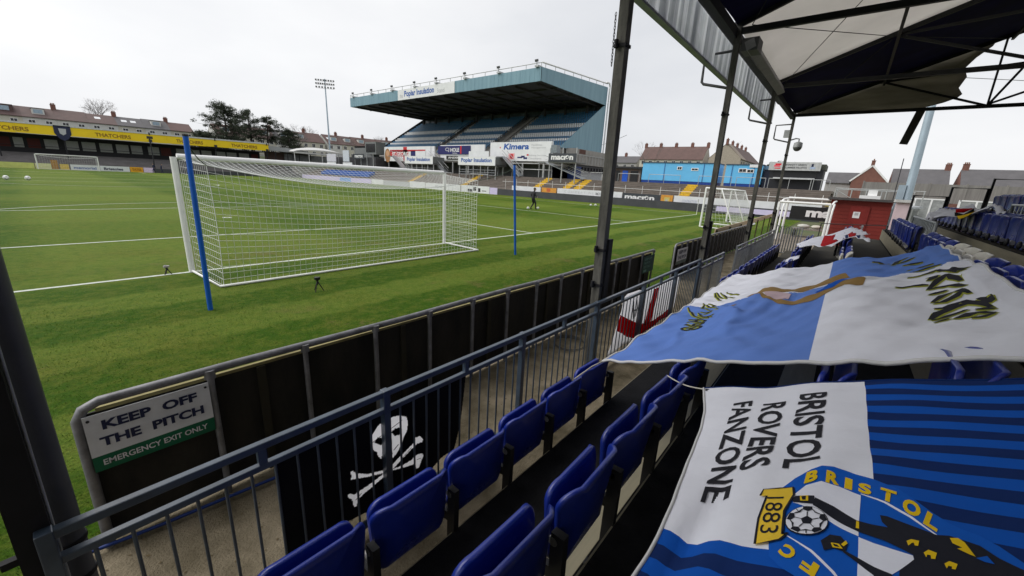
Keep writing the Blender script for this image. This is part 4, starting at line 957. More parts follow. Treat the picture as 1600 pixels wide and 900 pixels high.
# ---- St George flag lying on the seats further along
def lay(x, y, l): return (x, y, PL(y)+.03-.05*sin(pi*(((-9.7-y)/.8) % 1))**2+.012*sin(7*x+5*y)+l)
mb = MB(); ink(mb, [pg(cross_flag)], lay, 0, f_white, .12, .08); ink(mb, [pg(cross_red), pg(jack_red)], lay, .006, f_red, .12, .08); ink(mb, [pg(jack_blue), pg(jack_blue2)], lay, .006, f_navy, .12, .08)
o = mb.build("cross_flag"); o.modifiers.new("thickness", 'SOLIDIFY').thickness = .003
tag(o, "white flag with red cross and small union jack lying over far seats before the hut", "flag")
mb = MB(); ink(mb, [pg(tail)], lambda x, y, l: (x, y, PL(y)-.10+l), 0, f_white, .12, .08); o = mb.build("white_cloth"); o.modifiers.new("thickness", 'SOLIDIFY').thickness = .003
tag(o, "strip of white cloth below the cross flag, beside the far front row", "cloth")
lay2 = lambda x, y, l: (x, y, PL(y)+.0+.06*sin(5*x+7*y)+.03*sin(13*x)+l)
mb = MB(); ink(mb, [pg(stripe_flag)], lay2, 0, f_white, .12, .08); ink(mb, [pg(stripe_r)], lay2, .006, f_red, .1, .08); ink(mb, [pg(stripe_k)], lay2, .009, f_black, .1, .08); ink(mb, [pg(stripe_y)], lay2, .012, f_gold, .1, .08)
o = mb.build("striped_flag"); o.modifiers.new("thickness", 'SOLIDIFY').thickness = .003
tag(o, "narrow white flag with red, black and gold stripes on the upper seats at the right", "flag")

# ---- black pirate flag hung on the near railing
def hang(x, z, l): return (x, -9.0-.005+.018*sin(x*9+z*3)*(1-z)+.010*sin(x*23)*(.9-z)-l*1.0, z)
mb = MB()
PIR = [(-5.235, .885), (-4.9, .875), (-4.58, .88), (-4.2, .872), (-3.80, .90), (-3.83, .70), (-3.87, .45), (-3.93, .2), (-4.3, .12), (-4.8, .14), (-5.23, .18), (-5.24, .5)]
def inside(p, P):
    c = False; n = len(P)
    for i in range(n):
        (x1, y1), (x2, y2) = P[i], P[i-1]
        if (y1 > p[1]) != (y2 > p[1]) and p[0] < (x2-x1)*(p[1]-y1)/(y2-y1)+x1: c = not c
    return c
def pir_mat(p):
    if not (-4.85 < p[0] < -4.22 and .2 < p[1] < .8): return h_black
    if any(inside(p, q) for q in (eye1, eye2, nose)): return h_black
    return h_white if any(inside(p, q) for q in (skull, bone1, bone2)) else h_black
gx, gz = .006, .006; P_ = {}
def pv(i, j):
    if (i, j) not in P_: P_[i, j] = len(mb.v); mb.v.append(hang(-5.25+i*gx, .11+j*gz, 0))
    return P_[i, j]
for i in range(245):
    for j in range(132):
        c = (-5.25+(i+.5)*gx, .11+(j+.5)*gz)
        if inside(c, PIR): mb.f.append([pv(i, j), pv(i+1, j), pv(i+1, j+1), pv(i, j+1)]); mb.sm.append(True); mb.mi.append(mb.mat(pir_mat(c)))
ink(mb, [ribbon([band_[0], band_[1]], .008)], hang, .003, f_black, .04, .04)
ink(mb, [ribbon([(-4.505, .525), (-4.465, .552)], .012), ribbon([(-4.525, .57), (-4.515, .50)], .006), ribbon([(-4.60, .42), (-4.70, .462)], .005), ribbon([(-4.30, .32), (-4.26, .31)], .006), ribbon([(-4.75, .32), (-4.79, .285)], .006), ribbon([(-4.35, .455), (-4.45, .425)], .005)], hang, .003, f_black, .04, .04)
o = mb.build("pirate_flag"); o.modifiers.new("thickness", 'SOLIDIFY').thickness = .002
tag(o, "black pirate flag with a white skull and crossbones tied behind the near railing", "flag")
# ---- England flag hung on the railing further along
def hang2(x, z, l): return (x, -8.985+.02*sin(x*8+z*2)*(1-z)-l, z)
mb = MB(); ink(mb, [pg(eng_outline)], hang2, 0, h_white, .06, .08); ink(mb, [pg(eng_h), pg(eng_v)], hang2, .004, h_red, .06, .08)
ink(mb, [ribbon(s, .05) for s in ([(-.42, .76), (-.40, .62), (-.36, .48)], [(-.30, .76), (-.26, .62), (-.30, .50)], [(-.42, .62), (-.28, .60)])], hang2, .004, cloth("flag_grey", (.25, .26, .28)), .06, .08)
o = mb.build("england_flag"); o.modifiers.new("thickness", 'SOLIDIFY').thickness = .002
tag(o, "white flag with a red St George cross hung behind the railing bars", "flag")
# ================================================================ main covered stand along the far touchline
teal = M("teal_cladding", C(104, 140, 156), .5, .0, scale=.9, streak=(1.5, 1.5, .12), col2=C(126, 160, 174))
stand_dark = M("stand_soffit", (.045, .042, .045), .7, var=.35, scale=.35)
stand_conc = M("stand_concrete", (.30, .29, .27), .85, var=.2, scale=.6)
grey_clad = M("grey_cladding", (.17, .18, .18), .6, var=.15, scale=.7)
pale_steel = M("pale_steel", (.42, .43, .43), .45, .4, var=.15)
panel_white = M("panel_white", (.76, .77, .78), .5, var=.07, scale=.8)
st = thing("main_stand", "big main stand with blue-grey fascia, dark cantilever roof and banded seating", "grandstand", (58, 57, 2.9))
YA, YB = 29.0, 85.6
mb = MB(); prof = [(48.15, 17.32), (69.5, 17.32), (69.5, 20.35), (48.15, 19.05)]
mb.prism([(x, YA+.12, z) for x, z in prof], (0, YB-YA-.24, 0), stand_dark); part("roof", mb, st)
mb = MB()
for k in range(13):
    y = YA+1.5+k*4.45; mb.box(49, 69, y-.12, y+.12, 16.95, 17.30, stand_dark)
for x in (53, 58, 63): mb.box(x-.1, x+.1, YA+.3, YB-.3, 17.05, 17.29, stand_dark)
part("roof_beams", mb, st)
mb = MB(); mb.box(48, 48.14, YA, YB, 17.25, 19.2, teal)
for k in range(60): y = YA+.4+k*.94; mb.box(47.985, 48.0, y, y+.05, 17.26, 19.19, teal)
part("front_fascia", mb, st)
mb = MB(); mb.prism([(48.0, YA-.01, 17.25), (69.6, YA-.01, 17.2), (69.6, YA-.01, 20.45), (48.0, YA-.01, 19.2)], (0, .12, 0), teal); part("side_fascia", mb, st)
mb = MB(); mb.prism([(48.0, YB, 17.25), (69.6, YB, 17.2), (69.6, YB, 20.45), (48.0, YB, 19.2)], (0, .12, 0), teal); part("side_fascia", mb, st)
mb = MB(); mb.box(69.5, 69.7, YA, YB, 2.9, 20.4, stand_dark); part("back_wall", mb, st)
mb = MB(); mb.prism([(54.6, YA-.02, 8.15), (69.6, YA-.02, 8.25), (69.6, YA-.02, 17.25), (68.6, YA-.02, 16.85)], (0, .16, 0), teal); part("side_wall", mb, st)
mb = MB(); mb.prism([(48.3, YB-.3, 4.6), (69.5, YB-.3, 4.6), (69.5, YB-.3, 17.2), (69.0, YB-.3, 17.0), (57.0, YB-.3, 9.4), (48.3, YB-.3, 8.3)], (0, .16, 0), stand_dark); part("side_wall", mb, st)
def seat_z(x): return 8.55+.61*(x-57)
mb = MB(); mb.prism([(48.4, YA+.3, 5.3), (48.4, YA+.3, 6.0), (53.5, YA+.3, seat_z(53.5)-.05), (69.4, YA+.3, seat_z(69.4)), (69.4, YA+.3, 5.3)], (0, YB-YA-.7, 0), stand_conc); part("deck", mb, st)
tier_w = M("tier_seat_white", (.74, .76, .78), .5, var=.06); tier_b = M("tier_seat_blue", C(52, 108, 146), .5, var=.15)
pattern = "bbbbbwbwwbbwwbbbbbbb"
mb = MB(); row = 0; x = 54.4; n_single = 0
while x < 68.8:
    z = seat_z(x); mt = tier_w if pattern[row % len(pattern)] == 'w' else tier_b
    y = YA+.7
    while y < YB-.8:
        if not (43.3 < y < 47.4 or 61.2 < y < 64.2):
            single = row >= 5 and y < 43.2 and n_single < 100; q_ = MB() if single else mb
            q_.add([(x+.1, y, z+.30), (x+.1, y+.37, z+.30), (x+.16, y+.37, z+.80), (x+.16, y, z+.80), (x+.22, y, z+.80), (x+.22, y+.37, z+.80), (x-.28, y, z+.36), (x-.28, y+.37, z+.36)],
                   [(0, 1, 2, 3), (3, 2, 5, 4), (6, 7, 1, 0)], mt)
            if single: part('tier_seat', q_, st); n_single += 1
        y += .5
    x += .76; row += 1
stuff(part("tier_seats", mb, st))
mb = MB()
for ya, yb in ((43.3, 47.4), (61.2, 64.2)):
    for k in range(28):
        xx = 54+k*.53; zz = seat_z(xx); mb.box(xx, xx+.53, ya+.9, yb-.9, zz-.3, zz+.12, stand_conc)
part("aisle_steps", mb, st)
for ya, yb in ((43.3, 47.4), (61.2, 64.2)):
    for y in (ya+.5, yb-.4):
        mb = MB(); mb.tube([(54.5, y, seat_z(54.5)+.95), (68.5, y, seat_z(68.5)+.95)], .05, dark_steel, 6)
        for k in range(8): xx = 55+k*1.9; mb.tube([(xx, y, seat_z(xx)), (xx, y, seat_z(xx)+.95)], .04, dark_steel, 6)
        part("aisle_rail", mb, st)
for k in range(11):
    y = YA+3+k*5.1; part("roof_column", MB().box(67.6, 68.0, y-.2, y+.2, 14.8, 17.3, stand_dark), st)
# glazed boxes along the back
mb = MB(); mb.box(68.9, 69.2, YA+2, YB-2, 15.9, 16.9, M("dim_glass", (.08, .10, .12), .2, var=.6, scale=.6)); part("back_boxes", mb, st)
mb = MB(); mb.tube([(48.1, YA, 19.85), (48.1, YB, 19.85)], .06, pale_steel, 6); mb.tube([(48.1, YA, 19.85), (69.4, YA, 21.05)], .12, white_paint, 6)
for k in range(20): y = YA+.2+k*2.97; mb.tube([(48.1, y, 19.1), (48.1, y, 19.85)], .05, pale_steel, 6)
for k in range(8): xx = 49+k*2.7; mb.tube([(xx, YA+.05, 19.2+(xx-48)*.058), (xx, YA+.05, 19.9+(xx-48)*.056)], .05, pale_steel, 6)
part("roof_handrail", mb, st)
for y in (84.4, 76.4, 68.5, 60.7, 54.0, 46.1, 38.0, 30.1):
    mb = MB(); mb.obox((48.0, y, 20.2), (.14, 0, .06), (0, .24, 0), (-.06, 0, .16), M("lamp_body", (.10, .10, .105), .5)); mb.tube([(48.1, y, 19.1), (48.1, y, 20.1)], .06, pale_steel, 6); mb.box(47.7, 48.9, y-.55, y+.1, 19.25, 19.5, pale_steel); part("roof_floodlight", mb, st)
# front wall with the vomitory openings, undercroft and columns
mb = MB(); mb.box(48, 48.25, 54.4, 72.0, 5.05, 8.0, panel_white); mb.box(48, 48.25, 40.6, 52.6, 5.3, 8.15, panel_white); mb.box(48, 48.25, 26.0, 39.1, 5.4, 8.45, panel_white); mb.box(48, 48.25, 74.5, 85, 5.0, 7.9, grey_clad); part("front_wall", mb, st)
mb = MB(); mb.box(52.5, 52.7, YA, YB, 2.86, 5.3, grey_clad); mb.box(48.2, 69, YA-.2, YB, 5.05, 5.28, stand_conc); part("undercroft", mb, st)
for k in range(14):
    y = 27.5+k*4.3; part("column", MB().box(48.0, 48.22, y-.11, y+.11, 2.86, 5.05, pale_steel), st)
# stair landing at the near end
mb = MB(); mb.box(56.5, 70, 27.2, 28.9, 5.6, 8.2, stand_conc); mb.box(58.2, 60.4, 27.17, 27.2, 7.4, 8.15, M("rust_panel", C(90, 62, 55), .8)); mb.box(57, 70, 27.5, 28.6, 5.2, 5.6, dark_steel); part("landing", mb, st)
mb = MB()
for k in range(12): xx = 57+k*1.15; mb.tube([(xx, 27.0, 5.7), (xx, 27.0, 7.2)], .05, pale_steel, 6); mb.box(xx+.2, xx+.8, 27.6, 28.4, 4.6, 5.2, dark_steel)
mb.tube([(57, 27.0, 7.2), (70, 27.0, 7.2)], .05, pale_steel, 6); part("landing_rail", mb, st)
mb = MB(); mb.box(57.6, 59.6, 27.3, 28.9, 2.86, 5.2, M("navy_door", C(28, 48, 100), .6)); part("door", mb, st)
mb = MB(); mb.box(60, 69.5, 28.2, 28.4, 2.86, 5.2, M("pale_block", (.40, .41, .42), .8)); part("end_wall", mb, st)
mb = MB(); mb.tube([(69.9, 28.7, 6), (69.9, 28.7, 20.6)], .16, white_paint, 8); mb.tube([(69.9, 28.7, 20.6), (69.6, 28.7, 21.1), (68.5, 28.75, 21.1)], .16, white_paint, 8); part("downpipe", mb, st)

# signs on the main stand: each a thing of its own
def face_sign(name, label, x, y0, y1, z0, z1, mt, texts=(), th=.08, extra=None, group=None):
    """board facing -X; y0 > y1 (left to right as seen); texts: (string, u, v, w, h, material, bold)"""
    t = thing(name, label, "sign", (x, (y0+y1)/2, z0), group); mb = MB(); mb.box(x, x+th, min(y0, y1), max(y0, y1), z0, z1, mt)
    W_, H_ = y1-y0, z1-z0
    for tx in texts:
        s, u, v, w_, h_, m_, bd = tx[:7]
        letter(mb, s, (x-.012, y0+W_*u, z0+H_*v), (0, W_*w_, 0), (0, 0, H_*h_), m_, bd, tx[7] if len(tx) > 7 else 0)
    if extra: extra(mb, x-.008, y0, W_, z0, H_)
    part("panel", mb, t); return t
def blk(u0, v0, u1, v1, m_, lift=0):
    return lambda mb, x, y0, W_, z0, H_: mb.poly([(x-lift, y0+W_*u0, z0+H_*v0), (x-lift, y0+W_*u1, z0+H_*v0), (x-lift, y0+W_*u1, z0+H_*v1), (x-lift, y0+W_*u0, z0+H_*v1)], m_)
def many(*fs): return lambda *a: [f(*a) for f in fs]
poplar = blue_ink
face_sign("fascia_sign", "long white Poplar Insulation sign on the roof fascia of the main stand", 47.9, 66.2, 48.6, 17.22, 19.17, panel_white, (("Poplar Insulation", .13, .12, .54, .72, poplar, .03), ("Stand", .72, .2, .12, .4, grey_ink, 0), ("the", .04, .2, .06, .4, grey_ink, 0)))
navy_b = M("sign_navy", C(24, 28, 95), .5); red_b = M("sign_red", C(195, 30, 40), .5)
face_sign("wall_sign", "navy CJ HOLE sign with a red bar on the front wall of the main stand", 47.9, 53.2, 44.1, 6.45, 8.0, navy_b, (("CJ", .24, .28, .12, .5, white_ink, .0), ("HOLE", .40, .30, .27, .45, white_ink, .03), ("OPEN", .46, .06, .15, .14, white_ink, 0)), extra=blk(.70, .05, .74, .98, red_b))
def st_george(mb, x, y0, W_, z0, H_):
    orange = M("portrait_brown", C(165, 120, 80), .6); mb.poly([(x-.01, y0+W_*(.08+.065*cos(a)), z0+H_*(.40+.50*sin(a))) for a in [2*pi*k/20 for k in range(20)]], orange)
    mb.poly([(x-.014, y0+W_*(.08+.04*cos(a)), z0+H_*(.55+.22*sin(a))) for a in [2*pi*k/16 for k in range(16)]], M("portrait_skin", C(205, 160, 125), .6))
    for f in (blk(.14, .34, .55, .74, red_b), blk(.44, .0, .52, 1.0, red_b), blk(.14, .68, .9, .80, red_b), blk(.60, .34, .78, .72, navy_b)): f(mb, x, y0, W_, z0, H_)
face_sign("wall_banner", "red and white ST GEORGE banner with a round portrait on the main stand wall", 47.9, 71.9, 55.5, 5.0, 7.95, panel_white, (("ST.GEORGE", .19, .38, .40, .28, white_ink, .03),), extra=st_george)
face_sign("wall_sign", "large white Kimera sign with blue lettering on the front wall of the main stand", 47.9, 39.1, 26.1, 5.42, 8.45, panel_white,
          (("Kimera", .24, .60, .42, .32, blue_ink, .035, .12), ("Facilities", .70, .78, .16, .09, grey_ink, 0), ("Management", .70, .63, .22, .10, grey_ink, 0), ("Building Services", .66, .24, .26, .10, grey_ink, 0), ("Consultants", .66, .10, .20, .10, grey_ink, 0)),
          extra=many(blk(.33, .08, .43, .40, M("sign_pink", C(235, 150, 150), .6)), blk(.355, .12, .405, .36, red_b, .004), blk(.48, .15, .56, .22, navy_b), blk(.54, .18, .60, .28, navy_b), blk(.58, .10, .64, .20, navy_b), blk(.63, .28, .66, .36, red_b), blk(.17, .68, .19, .74, red_b)))
face_sign("wall_sign", "small black and white sign low on the main stand wall under the navy one", 47.88, 50.7, 44.5, 5.5, 6.2, black_ink, (("ANDERTON", .08, .25, .84, .5, white_ink, .02),))
# raised viewing boxes in front of the wall
def viewing_box(y0, y1, label, txtlabel, z0=4.5, z1=5.9):
    t = thing("viewing_box", label, "platform", (46.2, (y0+y1)/2, 2.6)); a, c = min(y0, y1), max(y0, y1)
    mb = MB(); mb.box(45.1, 47.9, a, c, z0-.1, z0+.1, grey_clad); mb.box(45.1, 47.9, a, a+.08, z0, z1-.1, grey_clad); mb.box(45.1, 47.9, c-.08, c, z0, z1-.1, grey_clad); part("floor", mb, t)
    n = 5
    for k in range(n+1): y = a+.1+(c-a-.2)*k/n; part("leg", MB().tube([(45.3, y, 2.2), (45.3, y, z0-.1)], .09, pale_steel, 8), t)
    mb = MB()
    for k in range(3): mb.tube([(45.2, a, 2.9+k*.4), (45.2, c, 2.9+k*.4)], .03, steel, 6)
    part("guard_rail", mb, t)
    face_sign("box_sign", txtlabel, 45.0, max(y0, y1), min(y0, y1), z0-.05, z1, panel_white, (("Poplar Insulation", .09, .22, .82, .60, poplar, .03),))
viewing_box(60.2, 51.3, "viewing platform on steel legs in front of the far part of the main stand", "white Poplar Insulation board below the St George banner")
viewing_box(44.2, 35.2, "viewing platform on steel legs in the middle of the main stand front", "white Poplar Insulation board in the middle, left of the Kimera sign")
face_sign("blank_board", "blank white board standing above the middle platform", 45.6, 42.1, 37.3, 5.95, 6.8, white_board)
face_sign("blank_board", "blank white board standing above the far platform", 45.6, 57.4, 54.2, 5.95, 6.9, white_board)
t = thing("viewing_box", "open steel gantry under the black macron board at the near end of the main stand", "platform", (46, 22, 2.6))
mb = MB(); mb.box(45.1, 47.9, 19.7, 24.6, 5.1, 5.25, grey_clad); part("floor", mb, t)
for y in (19.9, 22.2, 24.4): part("leg", MB().tube([(45.3, y, 2.3), (45.3, y, 7.2)], .09, pale_steel, 8), t)
mb = MB(); mb.box(45.2, 46.2, 23.3, 24.3, 6.5, 7.6, M("booth_glass", (.20, .23, .25), .25)); part("booth", mb, t)
charcoal_b = M("sign_charcoal", C(62, 66, 72), .5)
def macron_ring(u): 
    return lambda mb, x, y0, W_, z0, H_: [mb.poly([(x-.006, y0+W_*u+r0*H_*cos(a0)*(-1), z0+H_*.56+r0*H_*sin(a0)) for r0, a0 in ((.16, p), (.24, p), (.24, q), (.16, q))], white_ink) for p, q in [(2*pi*k/16, 2*pi*(k+1)/16) for k in range(16)]]
face_sign("box_sign", "charcoal macron board above the near stairs of the main stand", 45.0, 24.5, 19.75, 5.25, 6.4, charcoal_b, (("macr n", .10, .22, .80, .50, white_ink, .04),), extra=macron_ring(.69))
# steel staircases down the front of the stand
for (ya, yb, lb) in ((54.0, 49.5, "steel staircase between the two viewing platforms of the main stand"), (66.5, 62.0, "steel staircase left of the far viewing platform"), (34.8, 31.0, "steel staircase between the middle platform and the Kimera sign"), (26.0, 19.0, "long steel staircase under the macron board")):
    t = thing("staircase", lb, "stairs", (46.5, (ya+yb)/2, 2.9)); zt = 6.0 if ya > 30 else 5.2
    for xx in (46.2, 47.4):
        part("handrail", MB().tube([(xx, ya, zt+1), (xx, yb, 3.9)], .05, pale_steel, 6).tube([(xx, ya, zt+.5), (xx, yb, 3.4)], .035, pale_steel, 6), t)
    mb = MB(); mb.bar((46.8, ya, zt), (46.8, yb, 2.95), 1.2, .12, steel); part("flight", mb, t)
    mb = MB(); mb.box(46.1, 47.5, ya-.05, ya+1.2, zt-.15, zt, grey_clad)
    part("landing", mb, t)
# gate frames and rails under the stand
for y0, y1, z, lb in ((41, 36.2, 4.3, "pale goalpost-like rail under the middle of the stand"), (33, 27.5, 5.0, "tall pale rail frame under the Kimera sign"), (31.5, 25.0, 4.1, "low pale rail frame under the Kimera sign")):
    t = thing("crush_barrier", lb, "barrier", (47, y0, 2.9)); mb = MB(); mb.tube([(46.9, y0, 2.9), (46.9, y0, z), (46.9, y1, z), (46.9, y1, 2.9)], .06, pale_steel, 6); part("frame", mb, t)

# ================================================================ perimeter wall and boards
wall_grey = M("wall_dark_grey", (.055, .057, .065), .6, var=.2, scale=.8)
mb = MB(); mb.box(41.0, 41.25, -9.4, 30.8, -.1, .88, wall_grey); tag(mb.build("perimeter_wall"), "low dark grey wall along the far touchline of the pitch", "wall")
BG = "advertising boards along the far touchline"
face_sign("advertising_board", "short white board on the dark wall, left of the orange one", 42, 28.8, 23.4, .82, 1.5, white_board)
orange_b = M("board_orange", C(214, 150, 60), .6, var=.2, scale=2)
face_sign("advertising_board", "orange board on the dark wall behind the man in black", 42, 23.2, 20.7, .82, 1.5, orange_b, extra=blk(.35, .2, .6, .9, M("board_rust", C(205, 105, 60), .6)))
face_sign("advertising_board", "long white board with faint grey lettering ending in MK", 42, 20.5, 10.8, .82, 1.55, white_board, (("C O N C E P T   N I", .12, .3, .46, .38, M("faint_ink", (.60, .61, .62), .6), 0), ("MK", .62, .22, .09, .5, grey_ink, .01)))
face_sign("advertising_board", "charcoal macron board on the dark touchline wall", 42, 10.7, 6.0, .50, 1.5, charcoal_b, (("macr n", .06, .26, .80, .46, white_ink, .04),), extra=macron_ring(.655))
face_sign("advertising_board", "yellow and orange board beside the charcoal macron board", 42, 5.9, 4.55, .55, 1.55, orange_b, extra=many(blk(.3, .2, .75, .75, M("board_yellow", C(205, 190, 110), .6)), blk(.42, .28, .6, .5, grey_ink, .004)))
face_sign("advertising_board", "longest white board, running behind the training goal", 42, 4.4, -9.3, .5, 1.55, white_board, (("CONTRACTORS", .07, .3, .12, .35, M("faint_blue", (.50, .55, .66), .6), 0),))
lilac = M("board_lilac", C(205, 195, 230), .6, var=.06)
face_sign("advertising_board", "lilac board at grass level below the long white board", 40.9, -.5, -9.2, .25, .75, lilac)
face_sign("advertising_board", "white board with black shapes at grass level left of the dark wall", 41, 39.0, 32.6, .0, 1.1, white_board, extra=many(blk(.25, .1, .42, .5, black_ink), blk(.45, .3, .55, .8, black_ink), blk(.62, .15, .7, .7, black_ink), blk(.75, .3, .9, .4, black_ink)))
face_sign("advertising_board", "lilac board at grass level where the dark wall begins", 41, 32.5, 30.9, .0, 1.0, lilac)
face_sign("advertising_board", "white board seen through the right side net of the near goal", 41, 48.4, 39.2, .0, 1.05, white_board, (("READ", .3, .3, .2, .4, grey_ink, .02),))
face_sign("advertising_board", "white board seen through the net beside the right goalpost", 41, 53.2, 48.6, .0, 1.1, white_board)
face_sign("advertising_board", "long lilac board seen through the near goal net", 41, 99, 66.5, .0, .95, lilac, extra=blk(.6, .1, .75, .9, M("board_paleblue", C(120, 165, 225), .6)))
face_sign("advertising_board", "plain white board seen through the near goal net, right of the lilac one", 41, 66.3, 62, .0, 1.0, white_board)
face_sign("advertising_board", "pale grey board seen through the near goal net in the middle of the touchline", 41, 61.9, 53.3, .0, .9, M("board_grey", (.45, .46, .48), .6))
def end_board(label, x0, x1, mt, texts=(), z1=.95):
    t = thing("advertising_board", label, "sign", ((x0+x1)/2, 99.3, 0)); mb = MB(); mb.box(x0, x1, 99.3, 99.4, 0, z1, mt)
    for s, u, v, w_, h_, m_, bd in texts: letter(mb, s, (x0+(x1-x0)*u, 99.28, z1*v), ((x1-x0)*w_, 0, 0), (0, 0, z1*h_), m_, bd)
    part("panel", mb, t)
lime = M("board_lime", C(200, 205, 120), .6, var=.15, scale=1)
end_board("pale lime board at the far left end of the pitch", -8.2, -4.0, lime); end_board("long lime board continuing beyond the left edge", -30, -8.3, lime)
end_board("cream board behind the far goal's left post", -3.9, -2.05, M("board_cream", C(215, 215, 165), .6))
end_board("tall brown-orange board inside the far goal", -2.0, -1.2, M("board_brown", C(170, 125, 60), .6), z1=1.6)
end_board("small yellow board inside the far goal", -1.0, .1, M("board_gold", C(220, 190, 90), .6))
end_board("white board with blue lettering inside the far goal", .3, 3.95, white_board, (("memorial", .1, .2, .8, .5, blue_ink, .02),))
end_board("white board with dark lettering just right of the far goal", 4.1, 8.2, white_board, (("Bristoles", .12, .2, .65, .5, navy_ink, .03),))
end_board("orange board right of the far goal", 8.3, 10.2, M("board_amber", C(228, 165, 35), .6), (("TATES", .15, .25, .7, .5, M("board_darkamber", C(150, 90, 20), .6), .02),))
end_board("pale pink board at the right end of the far boards", 10.3, 11.8, M("board_pink", C(225, 205, 235), .6))
mb = MB(); mb.box(11.9, 41, 99.35, 99.5, 0, .8, wall_grey); tag(mb.build("perimeter_wall"), "low dark wall closing the far end, seen through the near goal net", "wall")

# white terrace fence posts and top barriers
t = thing("terrace_fence", "thin white post-and-rail fence along the foot of the far terrace", "fence", (42.3, 10, 1))
mb = MB(); mb.tube([(42.32, -9.2, 2.05), (42.32, 31, 2.05)], .022, white_paint, 6); part("rail", mb, t)
for k in range(19): y = -9.2+k*2.2; part("post", MB().tube([(42.32, y, .9), (42.32, y, 2.45)], .024, white_paint, 6), t)
for i, (y0, y1) in enumerate(((18.3, 14.6), (13.9, 10.9), (9.6, 5.6), (3.4, -.2), (-.7, -3.6), (-3.9, -7.7), (-7.9, -9.3))):
    lb = ["right of the main stand end wall", "behind the thick middle post", "in front of the long blue cabin", "by the right end of the long cabin", "in front of the short blue cabin", "in front of the black kiosk", "at the right corner of the far terrace"][i]
    t = thing("crush_barrier", "galvanised barrier rail on top of the terrace, "+lb, "barrier", (46.9, y0, 2.9), "barriers along the terrace top")
    n = 3; mb = MB(); mb.tube([(46.9, y0, 3.95), (46.9, y1, 3.95)], .035, pale_steel, 6); part("rail", mb, t)
    for k in range(n): y = y0+(y1-y0)*k/(n-1); part("post", MB().tube([(46.9, y, 2.85), (46.9, y, 3.95)], .03, pale_steel, 6), t)

for i, y0 in enumerate((36.5, 45.5, 52, 59, 66, 73, 80, 87)):
    for xx, zb in ((44.6, 1.95),):
        t = thing("crush_barrier", "galvanised crush barrier on the far terrace, %s from the right" % ORD[i], "barrier", (xx, y0, zb), "crush barriers behind the near goal net")
        part("rail", MB().tube([(xx, y0, zb+1.05), (xx, y0+4.2, zb+1.05)], .04, pale_steel, 6), t)
        for k in range(3): part("post", MB().tube([(xx, y0+2.1*k, zb-.2), (xx, y0+2.1*k, zb+1.05)], .035, pale_steel, 6), t)
t = thing("seat_block", "block of bright blue seats on the far terrace, seen through the near goal net", "seats", (43, 80, 1.2))
sb = M("blue_seats_far", C(24, 88, 172), .5)
for k in range(3): part("bench", MB().box(42.7+k*.55, 43.05+k*.55, 70, 92, 1.35+k*.24, 1.95+k*.24, sb), t)
# ================================================================ cabins, kiosk, huts on the right
cabin_blue = M("cabin_blue", C(102, 184, 232), .5, var=.06, scale=.8); cabin_navy = M("cabin_navy", C(22, 62, 140), .5); cabin_roof = M("cabin_roof", C(60, 80, 98), .6)
glass_dark = M("glass_dark", (.02, .022, .025), .12, var=.3)
def cabin(y0, y1, z0, z1, x, seams, wins, label, dp=3.0):
    t = thing("portable_cabin", label, "cabin", (x, (y0+y1)/2, z0)); a, c = min(y0, y1), max(y0, y1)
    part("wall", MB().box(x, x+dp, a, c, z0+.32, z1-.08, cabin_blue), t); part("skirt", MB().box(x+.03, x+dp-.03, a+.03, c-.03, z0, z0+.315, cabin_navy), t)
    part("roof", MB().box(x-.08, x+dp+.05, a-.06, c+.06, z1-.075, z1+.03, cabin_roof), t)
    for y in seams: part("seam_trim", MB().box(x-.03, x-.002, y-.05, y+.05, z0+.33, z1-.09, M("cabin_trim", C(58, 110, 165), .5)), t)
    for (y, z, w_, h_) in wins:
        o = part("window", MB().box(x-.04, x-.002, y-w_/2, y+w_/2, z-h_/2, z+h_/2, white_paint), t)
        part("pane", MB().box(x-.05, x-.041, y-w_/2+.08, y-.02, z-h_/2+.07, z+h_/2-.07, glass_dark).box(x-.05, x-.041, y+.02, y+w_/2-.08, z-h_/2+.07, z+h_/2-.07, glass_dark), o)
cabin(11.05, 1.75, 2.95, 5.52, 48, (8.1, 3.3), ((6.2, 4.85, .62, .42), (4.35, 4.75, .85, .34)), "long sky-blue portable cabin with two small windows on the far terrace")
cabin(.85, -2.95, 2.95, 5.42, 48, (.15, -2.1), ((-.95, 4.75, .85, .45), (-1.75, 4.7, .75, .42)), "short sky-blue portable cabin with two white windows, right of the long one")
face_sign("blank_board", "small white board at the top corner of the short blue cabin", 47.9, -1.6, -2.5, 5.1, 5.42, white_board)
t = thing("storage_box", "dark navy container squeezed between the short blue cabin and the kiosk", "container", (48.5, -3.2, 2.9))
part("body", MB().box(48.4, 50.4, -4.0, -3.05, 2.88, 4.9, M("container_navy", C(28, 36, 58), .6, var=.3)), t); part("hood", MB().box(48.3, 49, -3.9, -3.1, 4.92, 5.3, M("hood_blue", C(96, 130, 160), .6)), t)
t = thing("kiosk", "black refreshment kiosk with a long pale sign on top, right of the blue cabins", "kiosk", (48, -6, 2.9))
kb = M("kiosk_black", (.016, .017, .022), .6, var=.3)
part("body", MB().box(47.9, 51.5, -8.5, -3.7, 2.88, 5.0, kb), t); part("counter", MB().box(47.2, 47.9, -7.9, -4.2, 3.98, 4.10, M("counter_grey", (.5, .51, .52), .5)), t)
part("hatch", MB().box(47.86, 47.895, -8.0, -4.1, 4.12, 4.85, black_ink), t)
part("roof", MB().box(48, 52, -8.6, -3.6, 5.0, 5.55, M("kiosk_roof", (.06, .065, .05), .7)), t)
